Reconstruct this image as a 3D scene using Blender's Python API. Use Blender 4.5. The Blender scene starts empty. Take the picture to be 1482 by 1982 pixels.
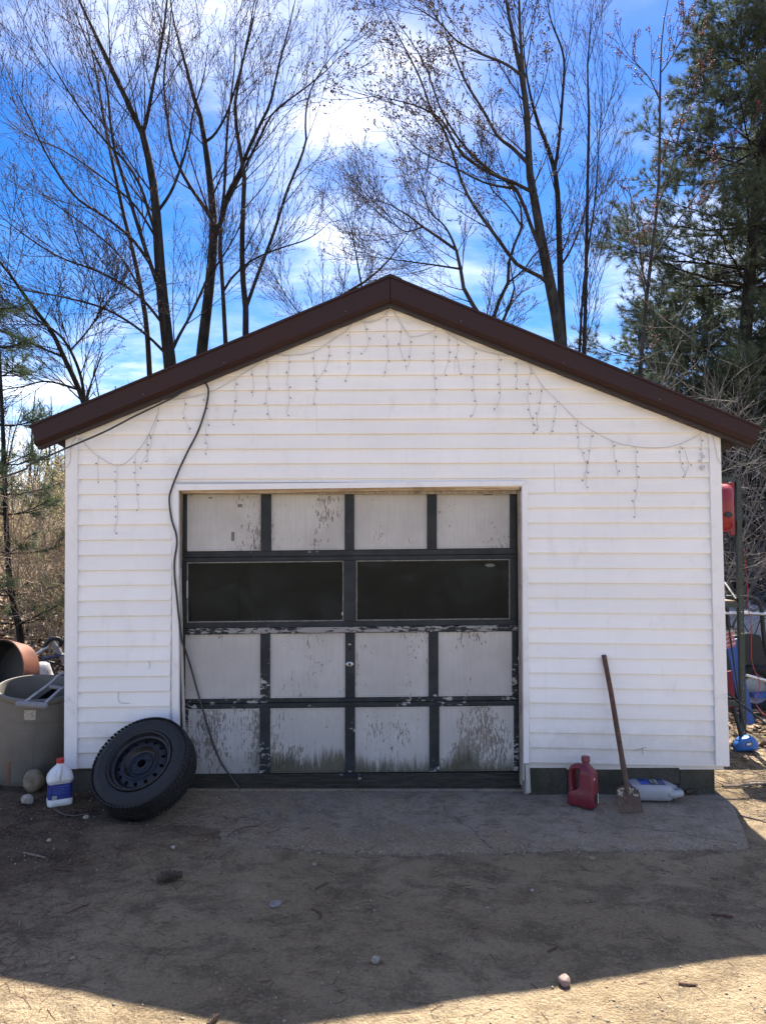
import bpy, bmesh, math, random
import numpy as np
from mathutils import Vector, Matrix

# ---------------------------------------------------------------- camera, sky, sun, exposure
scn = bpy.context.scene
COL = scn.collection
R = math.radians
F_PX, PITCH, CAM = 1431.0, R(2.5), (0.0, -5.2, 1.73)

cam_d = bpy.data.cameras.new('camera')
cam_d.sensor_fit = 'VERTICAL'
cam_d.sensor_height = 36.0
cam_d.lens = F_PX / 1982.0 * 36.0
cam_d.clip_end = 2000
cam = bpy.data.objects.new('camera', cam_d)
cam.location = CAM
cam.rotation_euler = (math.pi / 2 + PITCH, 0, 0)
COL.objects.link(cam)
scn.camera = cam

SUN_EL, SUN_AZ = R(57.2), R(11.7)          # azimuth measured from +Y (behind the garage) towards +X
world = bpy.data.worlds.new('World')
scn.world = world
world.use_nodes = True
CLOUD_OFF = (-10.14, 9.76, 0.0)
SKY_STRENGTH, SUN_STRENGTH, EXPOSURE = 0.07, 4.4, 2.1

sun_d = bpy.data.lights.new('sun', 'SUN')
sun_d.energy = SUN_STRENGTH
sun_d.angle = R(0.53)
sun_d.color = (1.0, 0.93, 0.82)
sun = bpy.data.objects.new('sun', sun_d)
sdir = Vector((math.sin(SUN_AZ) * math.cos(SUN_EL), math.cos(SUN_AZ) * math.cos(SUN_EL), math.sin(SUN_EL)))
sun.rotation_euler = (-sdir).to_track_quat('-Z', 'Y').to_euler()
sun.location = (3, 8, 20)
COL.objects.link(sun)

vs = scn.view_settings
vs.view_transform = 'Standard'
vs.look = 'None'
vs.exposure = EXPOSURE
vs.gamma = 1.0
vs.use_curve_mapping = False
scn.cycles.max_bounces = 8
scn.cycles.transparent_max_bounces = 8
scn.cycles.use_denoising = True
scn.cycles.sample_clamp_indirect = 4.0


# ---------------------------------------------------------------- node helpers
class NT:
    def __init__(s, tree):
        s.t = tree
        s.t.nodes.clear()

    def n(s, kind, ins=None, out=0, **props):
        nd = s.t.nodes.new('ShaderNode' + kind)
        for k, v in props.items():
            setattr(nd, k, v)
        for k, v in (ins or {}).items():
            sock = nd.inputs[k]
            if isinstance(v, bpy.types.NodeSocket):
                s.t.links.new(v, sock)
            else:
                if hasattr(sock, 'default_value') and sock.type == 'RGBA' and len(v) == 3:
                    v = (*v, 1)
                sock.default_value = v
        return nd.outputs[out] if len(nd.outputs) else nd

    def math(s, op, a, b=0.0, c=0.0, clamp=False):
        return s.n('Math', {0: a, 1: b, 2: c}, operation=op, use_clamp=clamp)

    def vmul(s, v, sc):
        return s.n('VectorMath', {0: v, 1: sc}, operation='MULTIPLY')

    def vadd(s, v, sc):
        return s.n('VectorMath', {0: v, 1: sc}, operation='ADD')

    def noise(s, vec, scale, detail=4, rough=0.55, dist=0.0):
        return s.n('TexNoise', {'Vector': vec, 'Scale': scale, 'Detail': detail, 'Roughness': rough, 'Distortion': dist})

    def step(s, v, lo, hi):
        return s.n('MapRange', {'Value': v, 'From Min': lo, 'From Max': hi, 'To Min': 0.0, 'To Max': 1.0}, interpolation_type='SMOOTHSTEP')

    def mix(s, f, a, b, mode='MIX'):
        nd = s.t.nodes.new('ShaderNodeMix')
        nd.data_type = 'RGBA'
        nd.blend_type = mode
        for sock, v in ((nd.inputs[0], f), (nd.inputs[6], a), (nd.inputs[7], b)):
            if isinstance(v, bpy.types.NodeSocket):
                s.t.links.new(v, sock)
            else:
                if sock.type == 'RGBA' and len(v) == 3:
                    v = (*v, 1)
                sock.default_value = v
        return nd.outputs[2]

    def sep(s, v, i):
        return s.n('SeparateXYZ', {0: v}, out=i)


def new_mat(name):
    m = bpy.data.materials.new(name)
    m.use_nodes = True
    return m, NT(m.node_tree)


def finish(nt, color, rough=0.6, metal=0.0, bump=None, bump_d=0.01, spec=0.5, bump_s=1.0, **extra):
    ins = {'Base Color': color, 'Roughness': rough, 'Metallic': metal, 'Specular IOR Level': spec}
    if bump is not None:
        ins['Normal'] = nt.n('Bump', {'Height': bump, 'Distance': bump_d, 'Strength': bump_s})
    ins.update(extra)
    b = nt.n('BsdfPrincipled', ins)
    nt.n('OutputMaterial', {'Surface': b})


def pos(nt):
    return nt.n('NewGeometry')


def simple(name, color, rough=0.6, metal=0.0, var=0.25, scale=9.0, bump=0.002, bscale=60.0, spec=0.5, dirt=None, per_obj=0.0):
    """plain coloured surface with blotchy variation, fine relief and optional dirt colour"""
    m, nt = new_mat(name)
    p = pos(nt)
    f = nt.noise(p, scale, 5, 0.6)
    c = nt.mix(nt.step(f, 0.25, 0.75), tuple(x * (1 - var) for x in color), tuple(min(1, x * (1 + var)) for x in color))
    if dirt:
        d = nt.step(nt.noise(p, scale * 2.3, 6, 0.7), 0.52, 0.72)
        c = nt.mix(nt.math('MULTIPLY', d, 0.75), c, dirt)
    if per_obj:
        rnd = nt.n('ObjectInfo', out='Random')
        k = nt.n('MapRange', {'Value': rnd, 'To Min': 1 - per_obj, 'To Max': 1 + per_obj})
        c = nt.n('VectorMath', {0: c, 1: nt.n('CombineXYZ', {0: k, 1: k, 2: k})}, operation='MULTIPLY')
    rr = nt.n('MapRange', {'Value': f, 'From Min': 0.3, 'From Max': 0.7, 'To Min': max(0.02, rough - 0.1), 'To Max': min(1, rough + 0.1)})
    finish(nt, c, rr, metal, nt.noise(p, bscale, 4, 0.6) if bump else None, bump, spec)
    return m


# ---------------------------------------------------------------- sky
wn = NT(world.node_tree)
sky = wn.n('TexSky', sky_type='NISHITA', sun_disc=False, sun_elevation=SUN_EL, sun_rotation=SUN_AZ,
           altitude=300.0, air_density=1.0, dust_density=0.35, ozone_density=2.5)
gen = wn.n('TexCoord', out='Generated')
gz = wn.sep(gen, 2)
inv = wn.math('DIVIDE', 1.0, wn.math('ADD', wn.math('MAXIMUM', gz, 0.0), 0.22))
plane = wn.n('CombineXYZ', {0: wn.math('MULTIPLY', wn.sep(gen, 0), inv), 1: wn.math('MULTIPLY', wn.sep(gen, 1), inv), 2: 0.0})
pl2 = wn.vadd(plane, CLOUD_OFF)
big = wn.noise(pl2, 1.15, 3, 0.5, 0.2)
wisp = wn.noise(wn.vmul(pl2, (1.0, 1.7, 1.0)), 2.4, 9, 0.60, 0.35)
fine = wn.noise(wn.vmul(pl2, (1.0, 1.4, 1.0)), 7.0, 8, 0.6, 0.3)
cl = wn.math('ADD', wn.math('MULTIPLY', big, 0.60), wn.math('ADD', wn.math('MULTIPLY', wisp, 0.30), wn.math('MULTIPLY', fine, 0.10)))
cmask = wn.math('MULTIPLY', wn.step(cl, 0.43, 0.80), 0.95)
low = wn.math('SUBTRACT', 1.0, wn.step(gz, 0.05, 0.42))
lmask = wn.math('MULTIPLY', wn.step(wn.math('ADD', wn.math('MULTIPLY', wisp, 0.7), wn.math('MULTIPLY', fine, 0.3)), 0.38, 0.68), wn.math('MULTIPLY', low, 0.8))
cmask = wn.math('MAXIMUM', cmask, lmask)
blue = wn.n('HueSaturation', {'Hue': 0.512, 'Saturation': 1.46, 'Value': 0.70, 'Color': sky})
ccol = wn.mix(wn.step(cl, 0.47, 0.66), (6.4, 6.4, 6.6), (13.6, 12.9, 12.2))
skyc = wn.mix(cmask, blue, ccol)
bg = wn.n('Background', {'Color': skyc, 'Strength': SKY_STRENGTH})
wn.n('OutputWorld', {'Surface': bg})


# ---------------------------------------------------------------- photo pixel -> place
def ray(px, py):
    x, v = px - 741.0, 991.0 - py
    return x, F_PX * math.cos(PITCH) - v * math.sin(PITCH), F_PX * math.sin(PITCH) + v * math.cos(PITCH)


def P(px, py, y=0.0):
    r = ray(px, py)
    t = (y - CAM[1]) / r[1]
    return Vector((r[0] * t, y, CAM[2] + r[2] * t))


def G(px, py, z=0.0):
    r = ray(px, py)
    t = (z - CAM[2]) / r[2]
    return Vector((r[0] * t, CAM[1] + r[1] * t, z))


# ---------------------------------------------------------------- objects
ORG = {}


def tag(o, label=None, cat=None, group=None, kind=None):
    if label: o['label'] = label
    if cat: o['category'] = cat
    if group: o['group'] = group
    if kind: o['kind'] = kind
    return o


def thing(name, loc, label, cat, group=None, kind=None):
    o = bpy.data.objects.new(name, None)
    o.empty_display_size = 0.1
    o.location = loc
    COL.objects.link(o)
    ORG[o.name] = Vector(loc)
    return tag(o, label, cat, group, kind)


def link_mesh(name, me, mats, parent=None, org=None, smooth=False):
    o = bpy.data.objects.new(name, me)
    for m in (mats if isinstance(mats, (list, tuple)) else [mats]):
        me.materials.append(m)
    COL.objects.link(o)
    if parent is not None:
        o.parent = parent
        b = ORG[parent.name]
    else:
        b = Vector(org) if org is not None else Vector((0, 0, 0))
        o.location = b
    ORG[o.name] = b
    if b.length:
        me.transform(Matrix.Translation(-b))
    if smooth:
        me.shade_smooth()
        if smooth is not True:
            me.set_sharp_from_angle(angle=R(smooth))
    me.update()
    return o


def mesh_np(name, verts, quads=None, tris=None):
    """fast mesh from numpy arrays"""
    me = bpy.data.meshes.new(name)
    nq = 0 if quads is None else len(quads)
    nt_ = 0 if tris is None else len(tris)
    me.vertices.add(len(verts))
    me.vertices.foreach_set('co', np.asarray(verts, np.float32).ravel())
    loops = []
    starts = []
    if nq:
        loops.append(np.asarray(quads, np.int32).ravel())
        starts.append(np.arange(nq, dtype=np.int32) * 4)
    if nt_:
        loops.append(np.asarray(tris, np.int32).ravel())
        starts.append(nq * 4 + np.arange(nt_, dtype=np.int32) * 3)
    loops = np.concatenate(loops)
    starts = np.concatenate(starts)
    me.loops.add(len(loops))
    me.loops.foreach_set('vertex_index', loops)
    me.polygons.add(len(starts))
    me.polygons.foreach_set('loop_start', starts)
    me.update(calc_edges=True)
    me.validate()
    return me


class MB:
    def __init__(s):
        s.v, s.f, s.m = [], [], []
        s.mi = 0

    def add(s, vs_, fs):
        o = len(s.v)
        s.v += [tuple(v) for v in vs_]
        s.f += [tuple(i + o for i in f) for f in fs]
        s.m += [s.mi] * len(fs)
        return s

    def hexa(s, a, b):
        """a: 4 points of one side, b: 4 matching points of the other"""
        return s.add(list(a) + list(b), [(3, 2, 1, 0), (4, 5, 6, 7), (0, 1, 5, 4), (1, 2, 6, 5), (2, 3, 7, 6), (3, 0, 4, 7)])

    def box(s, x0, x1, y0, y1, z0, z1):
        return s.hexa([(x0, y0, z0), (x1, y0, z0), (x1, y1, z0), (x0, y1, z0)], [(x0, y0, z1), (x1, y0, z1), (x1, y1, z1), (x0, y1, z1)])

    def slab(s, quad, depth):
        """quad: 4 points on the front (camera) face; extruded along +Y"""
        q = [Vector(p) for p in quad]
        return s.hexa(q, [p + Vector((0, depth, 0)) for p in q])

    def loft(s, rings, cap0=True, cap1=True):
        n = len(rings[0])
        vs_ = [p for r in rings for p in r]
        fs = []
        for i in range(len(rings) - 1):
            for j in range(n):
                k = (j + 1) % n
                fs.append((i * n + j, i * n + k, (i + 1) * n + k, (i + 1) * n + j))
        if cap0: fs.append(tuple(range(n - 1, -1, -1)))
        if cap1: fs.append(tuple((len(rings) - 1) * n + j for j in range(n)))
        return s.add(vs_, fs)

    def tube(s, path, rad, n=8, caps=True, squash=None):
        path = [Vector(p) for p in path]
        m = len(path)
        rad = rad if isinstance(rad, (list, tuple)) else [rad] * m
        rings = []
        up = None
        for i in range(m):
            t = (path[min(i + 1, m - 1)] - path[max(i - 1, 0)])
            if t.length < 1e-9: t = Vector((0, 0, 1))
            t.normalize()
            if up is None:
                up = Vector((0, 0, 1)) if abs(t.z) < 0.9 else Vector((1, 0, 0))
            a = (up - t * up.dot(t)).normalized()
            up = a
            b = t.cross(a)
            rings.append([path[i] + (a * math.cos(2 * math.pi * j / n) + b * math.sin(2 * math.pi * j / n)) * rad[i] for j in range(n)])
        return s.loft(rings, caps, caps)

    def lathe(s, prof, n=32, mtx=None, close=False):
        """profile [(r, z)] around local Z"""
        mtx = mtx or Matrix()
        rings = [[mtx @ Vector((r * math.cos(2 * math.pi * j / n), r * math.sin(2 * math.pi * j / n), z)) for j in range(n)] for r, z in prof]
        if close: rings.append(rings[0])
        return s.loft(rings, False, False)

    def xf(s, mtx):
        s.v = [tuple(mtx @ Vector(v)) for v in s.v]
        return s

    def build(s, name, mats, parent=None, org=None, smooth=False, bevel=0.0):
        me = bpy.data.meshes.new(name)
        me.from_pydata(s.v, [], s.f)
        me.polygons.foreach_set('material_index', s.m)
        bm = bmesh.new()
        bm.from_mesh(me)
        bmesh.ops.remove_doubles(bm, verts=bm.verts, dist=1e-5)
        bmesh.ops.recalc_face_normals(bm, faces=bm.faces)
        bm.to_mesh(me)
        bm.free()
        o = link_mesh(name, me, mats, parent, org, smooth)
        if bevel:
            md = o.modifiers.new('bevel', 'BEVEL')
            md.width = bevel
            md.segments = 2
            md.limit_method = 'ANGLE'
        return o


def rrect(c, hx, hy, r, n=4, ax=Vector((1, 0, 0)), ay=Vector((0, 1, 0))):
    """rounded rectangle ring about point c"""
    out = []
    r = min(r, hx, hy)
    for qx, qy, a0 in ((1, 1, 0), (-1, 1, 90), (-1, -1, 180), (1, -1, 270)):
        for k in range(n + 1):
            a = R(a0 + 90 * k / n)
            out.append(Vector(c) + ax * (qx * (hx - r) + r * math.cos(a)) + ay * (qy * (hy - r) + r * math.sin(a)))
    return out


def smooth_path(pts, k=6):
    """Catmull-Rom through points"""
    p = [Vector(a) for a in pts]
    p = [p[0] * 2 - p[1]] + p + [p[-1] * 2 - p[-2]]
    out = []
    for i in range(1, len(p) - 2):
        for j in range(k):
            t = j / k
            out.append(0.5 * ((2 * p[i]) + (p[i + 1] - p[i - 1]) * t + (2 * p[i - 1] - 5 * p[i] + 4 * p[i + 1] - p[i + 2]) * t * t + (3 * p[i] - 3 * p[i + 1] + p[i + 2] - p[i - 1]) * t ** 3))
    out.append(p[-2])
    return out


# ================================================================ materials
def mat_siding():
    m, nt = new_mat('vinyl_siding')
    p = pos(nt)
    grain = nt.noise(nt.vmul(p, (3, 30, 90)), 6, 3, 0.6)
    blot = nt.noise(p, 1.4, 5, 0.6)
    c = nt.mix(nt.step(blot, 0.3, 0.75), (0.86, 0.85, 0.835), (0.80, 0.79, 0.775))
    dirt = nt.math('MULTIPLY', nt.step(nt.noise(nt.vmul(p, (2.2, 1, 1.0)), 3.2, 7, 0.72), 0.54, 0.80), 0.45)
    c = nt.mix(dirt, c, (0.55, 0.53, 0.50))
    z = nt.sep(p, 2)
    splash = nt.math('MULTIPLY', nt.step(nt.math('SUBTRACT', nt.math('MULTIPLY', nt.noise(p, 9, 6, 0.7), 0.5), z), -0.28, 0.02), 0.4)
    c = nt.mix(splash, c, (0.42, 0.39, 0.35))
    streak = nt.math('MULTIPLY', nt.step(nt.noise(nt.vmul(p, (11, 1, 0.8)), 1.5, 5, 0.7), 0.52, 0.78), 0.22)
    c = nt.mix(streak, c, (0.60, 0.585, 0.56))
    rnd = nt.n('ObjectInfo', out='Random')
    k = nt.n('MapRange', {'Value': rnd, 'To Min': 0.965, 'To Max': 1.03})
    c = nt.n('VectorMath', {0: c, 1: nt.n('CombineXYZ', {0: k, 1: k, 2: k})}, operation='MULTIPLY')
    wave = nt.noise(nt.vmul(p, (2.0, 1, 9)), 1.0, 2, 0.5)
    h = nt.math('ADD', nt.math('MULTIPLY', wave, 1.0), nt.math('MULTIPLY', grain, 0.06))
    finish(nt, c, 0.48, 0, h, 0.012, 0.35)
    return m


def mat_door_panel():
    m, nt = new_mat('peeling_grey_paint')
    p = pos(nt)
    z = nt.sep(p, 2)
    grain = nt.noise(nt.vmul(p, (60, 4, 3.0)), 1.6, 5, 0.65, 0.4)
    blot = nt.noise(p, 2.2, 4, 0.6)
    paint = nt.mix(nt.step(blot, 0.3, 0.7), (0.41, 0.395, 0.38), (0.51, 0.50, 0.485))
    paint = nt.mix(nt.math('MULTIPLY', nt.step(grain, 0.42, 0.66), 0.35), paint, (0.36, 0.345, 0.33))
    # flaking: stretched chips, more of them lower on the door
    chips = nt.noise(nt.vmul(p, (46, 12, 15.0)), 1.8, 5, 0.62, 0.5)
    area = nt.noise(nt.vmul(p, (1, 1, 0.7)), 3.1, 3, 0.5)
    low = nt.n('MapRange', {'Value': z, 'From Min': 0.1, 'From Max': 1.25, 'To Min': 0.035, 'To Max': -0.035})
    s = nt.math('ADD', nt.math('ADD', chips, nt.math('MULTIPLY', nt.math('SUBTRACT', area, 0.5), 0.85)), low)
    peel = nt.step(s, 0.615, 0.65)
    wood = nt.mix(nt.step(nt.noise(nt.vmul(p, (90, 5, 4)), 1.5, 4, 0.7), 0.35, 0.65), (0.15, 0.13, 0.11), (0.33, 0.30, 0.27))
    c = nt.mix(peel, paint, wood)
    # algae and mud creeping up from the bottom rail
    al = nt.noise(nt.vmul(p, (34, 8, 3.5)), 1.5, 6, 0.7)
    ab = nt.noise(nt.vmul(p, (1, 1, 0.2)), 2.7, 2, 0.5)
    lim = nt.math('ADD', nt.math('ADD', -0.025, nt.math('MULTIPLY', al, 0.28)), nt.math('MULTIPLY', nt.math('SUBTRACT', ab, 0.45), 0.42))
    am = nt.step(nt.math('SUBTRACT', lim, nt.math('SUBTRACT', z, 0.09)), -0.05, 0.08)
    am = nt.math('MULTIPLY', am, nt.n('MapRange', {'Value': nt.sep(p, 0), 'From Min': -0.98, 'From Max': -0.80, 'To Min': 0.35, 'To Max': 1.0}))
    c = nt.mix(nt.math('MULTIPLY', am, 0.9), c, nt.mix(nt.step(chips, 0.4, 0.6), (0.05, 0.05, 0.03), (0.10, 0.09, 0.055)))
    h = nt.math('ADD', nt.math('MULTIPLY', grain, 0.35), nt.math('MULTIPLY', peel, -0.8))
    finish(nt, c, 0.75, 0, h, 0.0022, 0.25)
    return m


def mat_door_trim():
    m, nt = new_mat('flaking_dark_paint')
    p = pos(nt)
    z = nt.sep(p, 2)
    paint = nt.mix(nt.step(nt.noise(p, 7, 4, 0.6), 0.3, 0.7), (0.013, 0.017, 0.020), (0.028, 0.034, 0.038))
    chips = nt.noise(nt.vmul(p, (9, 9, 22)), 2.0, 7, 0.66, 0.7)
    area = nt.noise(p, 4.0, 3, 0.5)
    low = nt.n('MapRange', {'Value': z, 'From Min': 0.15, 'From Max': 1.2, 'To Min': 0.06, 'To Max': -0.11})
    s = nt.math('ADD', nt.math('ADD', chips, nt.math('MULTIPLY', nt.math('SUBTRACT', area, 0.5), 0.7)), low)
    peel = nt.step(s, 0.605, 0.625)
    c = nt.mix(peel, paint, nt.mix(nt.step(chips, 0.66, 0.74), (0.36, 0.35, 0.34), (0.16, 0.14, 0.12)))
    finish(nt, c, 0.62, 0, nt.math('ADD', peel, nt.math('MULTIPLY', nt.noise(nt.vmul(p, (20, 20, 20)), 4, 4), 0.5)), -0.0018, 0.3)
    return m


def mat_ledge():
    m, nt = new_mat('weathered_pale_ledge')
    p = pos(nt)
    chips = nt.noise(nt.vmul(p, (8, 9, 26)), 2.0, 7, 0.66, 0.7)
    area = nt.noise(nt.vmul(p, (1, 1, 1)), 2.5, 3, 0.5)
    s = nt.math('ADD', chips, nt.math('MULTIPLY', nt.math('SUBTRACT', area, 0.5), 0.6))
    peel = nt.step(s, 0.505, 0.525)
    c = nt.mix(peel, (0.27, 0.26, 0.25), (0.018, 0.022, 0.026))
    finish(nt, c, 0.65, 0, peel, 0.0015, 0.3)
    return m


def mat_wood(name, a, b, stretch=(30, 30, 3), dirt=(0.08, 0.07, 0.06)):
    m, nt = new_mat(name)
    p = pos(nt)
    g = nt.noise(nt.vmul(p, stretch), 2.2, 6, 0.68, 0.5)
    c = nt.mix(nt.step(g, 0.32, 0.68), a, b)
    d = nt.step(nt.noise(p, 6, 6, 0.7), 0.55, 0.75)
    c = nt.mix(nt.math('MULTIPLY', d, 0.7), c, dirt)
    finish(nt, c, 0.8, 0, g, 0.003, 0.2)
    return m


def mat_concrete(name, a, b, moss=None, sand=False):
    m, nt = new_mat(name)
    p = pos(nt)
    f = nt.noise(p, 2.3, 8, 0.62)
    fine = nt.noise(p, 70, 4, 0.7)
    c = nt.mix(nt.step(f, 0.3, 0.7), a, b)
    c = nt.mix(nt.math('MULTIPLY', nt.step(fine, 0.45, 0.7), 0.5), c, tuple(min(1, x * 1.55) for x in b))
    c = nt.mix(nt.math('MULTIPLY', nt.step(nt.noise(p, 11, 6, 0.7), 0.54, 0.74), 0.6), c, tuple(x * 0.45 for x in a))
    if moss:
        c = nt.mix(nt.math('MULTIPLY', nt.step(nt.noise(nt.vmul(p, (2, 2, 1)), 4, 6, 0.7), 0.46, 0.66), 0.7), c, moss)
    if sand:
        x, y = nt.sep(p, 0), nt.sep(p, 1)
        edge = nt.math('ADD', nt.n('MapRange', {'Value': x, 'From Min': -1.6, 'From Max': 0.9, 'To Min': 0.22, 'To Max': -0.04}), nt.n('MapRange', {'Value': y, 'From Min': -0.92, 'From Max': -0.50, 'To Min': 0.17, 'To Max': -0.03}))
        sm = nt.step(nt.math('ADD', nt.noise(p, 3.4, 7, 0.7, 0.5), edge), 0.50, 0.66)
        sc_ = nt.mix(nt.step(fine, 0.35, 0.65), (0.18, 0.135, 0.088), (0.31, 0.242, 0.162))
        c = nt.mix(nt.math('MULTIPLY', sm, 0.85), c, sc_)
        c = nt.mix(nt.math('MULTIPLY', nt.step(nt.noise(p, 24, 5, 0.75), 0.56, 0.70), 0.5), c, (0.26, 0.24, 0.20))
    v = nt.n('TexVoronoi', {'Vector': p, 'Scale': 85.0}, out='Distance')
    h = nt.math('ADD', nt.math('MULTIPLY', fine, 1.0), nt.math('ADD', nt.math('MULTIPLY', f, 2.0), nt.math('MULTIPLY', v, 0.6)))
    finish(nt, c, 0.9, 0, h, 0.006, 0.2)
    return m


def mat_ground():
    m, nt = new_mat('sandy_ground')
    p = pos(nt)
    dirt = nt.n('Attribute', attribute_name='dirt', out='Fac')
    leaf = nt.n('Attribute', attribute_name='leaf', out='Fac')
    f1 = nt.noise(p, 0.9, 5, 0.6, 0.3)
    f2 = nt.noise(p, 6.0, 7, 0.68, 0.4)
    f3 = nt.noise(p, 55.0, 5, 0.75)
    f4 = nt.noise(p, 210.0, 3, 0.7)
    c = nt.mix(nt.step(f1, 0.32, 0.68), (0.355, 0.265, 0.160), (0.455, 0.355, 0.228))
    c = nt.mix(nt.math('MULTIPLY', nt.step(f2, 0.46, 0.66), 0.72), c, (0.185, 0.134, 0.083))
    c = nt.mix(nt.math('MULTIPLY', nt.step(nt.noise(nt.vmul(p, (1.3, 2.6, 1)), 1.7, 6, 0.7, 0.8), 0.48, 0.64), 0.65), c, (0.18, 0.135, 0.088))
    c = nt.mix(nt.math('MULTIPLY', nt.step(f3, 0.52, 0.66), 0.6), c, (0.47, 0.40, 0.29))
    c = nt.mix(nt.math('MULTIPLY', nt.math('SUBTRACT', 1.0, nt.step(f3, 0.30, 0.47)), 0.55), c, (0.105, 0.083, 0.060))
    c = nt.mix(nt.math('MULTIPLY', nt.step(f4, 0.55, 0.68), 0.6), c, (0.055, 0.046, 0.038))
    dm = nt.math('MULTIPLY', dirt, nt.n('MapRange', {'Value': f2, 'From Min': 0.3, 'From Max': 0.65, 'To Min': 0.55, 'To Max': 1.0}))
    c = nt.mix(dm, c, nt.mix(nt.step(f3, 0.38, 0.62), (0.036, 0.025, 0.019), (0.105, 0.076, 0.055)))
    vor = nt.n('TexVoronoi', {'Vector': p, 'Scale': 17.0, 'Randomness': 1.0}, out='Color')
    lc = nt.mix(nt.sep(vor, 0), (0.055, 0.036, 0.024), (0.24, 0.17, 0.115))
    c = nt.mix(leaf, c, nt.mix(nt.math('MULTIPLY', nt.sep(vor, 1), 0.5), lc, (0.10, 0.065, 0.04)))
    vp = nt.n('TexVoronoi', {'Vector': p, 'Scale': 75.0, 'Randomness': 1.0}, out='Distance')
    h = nt.math('ADD', nt.math('MULTIPLY', f2, 2.2), nt.math('ADD', nt.math('MULTIPLY', f3, 1.3), nt.math('ADD', nt.math('MULTIPLY', f4, 0.4), nt.math('MULTIPLY', vp, -0.5))))
    finish(nt, c, 0.95, 0, h, 0.024, 0.1)
    return m


M = {}
M['siding'] = mat_siding()
M['white_trim'] = simple('white_trim', (0.76, 0.76, 0.775), 0.45, var=0.04, scale=2.5, bump=0.0015, bscale=25, dirt=(0.62, 0.61, 0.60))
M['fascia'] = simple('brown_metal', (0.030, 0.0135, 0.0135), 0.55, 0.0, var=0.15, scale=2.0, bump=0.0012, bscale=6, spec=0.25)
M['fascia_wood'] = simple('dark_brown_wood', (0.026, 0.016, 0.015), 0.7, var=0.25)
M['shingle'] = simple('dark_shingle', (0.03, 0.026, 0.026), 0.9, var=0.4, scale=30, bump=0.006, bscale=90)
M['screw'] = simple('screw_head', (0.12, 0.08, 0.08), 0.4, 0.6, var=0.2)
M['panel'] = mat_door_panel()
M['trim'] = mat_door_trim()
M['ledge'] = mat_ledge()
M['bottom_rail'] = mat_wood('rotting_dark_rail', (0.022, 0.021, 0.018), (0.055, 0.050, 0.042), (3, 20, 30), (0.03, 0.032, 0.022))
M['jamb'] = mat_wood('weathered_jamb_wood', (0.20, 0.165, 0.13), (0.40, 0.34, 0.28), (30, 30, 2.5), (0.10, 0.085, 0.07))
M['head_wood'] = mat_wood('bare_head_wood', (0.30, 0.22, 0.15), (0.52, 0.42, 0.31), (2.5, 30, 30), (0.15, 0.11, 0.08))
M['strip'] = mat_wood('pale_strip_wood', (0.34, 0.32, 0.29), (0.52, 0.50, 0.46), (40, 30, 3), (0.20, 0.18, 0.15))
M['foundation'] = mat_concrete('stained_block', (0.050, 0.048, 0.040), (0.085, 0.080, 0.066), (0.038, 0.042, 0.024))
M['concrete'] = mat_concrete('apron_concrete', (0.185, 0.150, 0.112), (0.285, 0.238, 0.182), (0.14, 0.11, 0.075), sand=True)
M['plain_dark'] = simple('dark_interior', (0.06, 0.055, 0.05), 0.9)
M['ground'] = mat_ground()


# ================================================================ ground
def lattice(ix, iy, seed):
    n = (ix.astype(np.int64) * 374761393 + iy.astype(np.int64) * 668265263 + seed * 1442695041) & 0x7fffffff
    n = ((n ^ (n >> 13)) * 1274126177) & 0x7fffffff
    return ((n ^ (n >> 16)) & 0xffff) / 65535.0


def vnoise(x, y, seed=0):
    x, y = np.asarray(x, float), np.asarray(y, float)
    ix, iy = np.floor(x), np.floor(y)
    fx, fy = x - ix, y - iy
    fx, fy = fx * fx * (3 - 2 * fx), fy * fy * (3 - 2 * fy)
    a, b = lattice(ix, iy, seed), lattice(ix + 1, iy, seed)
    c, d = lattice(ix, iy + 1, seed), lattice(ix + 1, iy + 1, seed)
    return (a + (b - a) * fx) * (1 - fy) + (c + (d - c) * fx) * fy


def fbm(x, y, sc, octs=4, seed=0):
    s, a, t = 0.0, 0.5, 0.0
    for k in range(octs):
        s = s + a * (vnoise(np.asarray(x) * sc + 17.3 * k, np.asarray(y) * sc - 9.1 * k, seed + k) - 0.5)
        t += a
        a *= 0.5
        sc *= 2.03
    return s / t


def sst(v, a, b):
    t = np.clip((np.asarray(v, float) - a) / (b - a), 0, 1)
    return t * t * (3 - 2 * t)


def slab_front(x):
    return -0.87 + 0.13 * fbm(x, 0, 1.6, 4, 5) + 0.05 * fbm(x, 0, 9, 4, 8)


def slab_right(y):
    return 2.33 - 0.21 * sst(-np.asarray(y, float), 0.05, 1.0) + 0.03 * fbm(0, y, 5, 3, 6)


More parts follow.
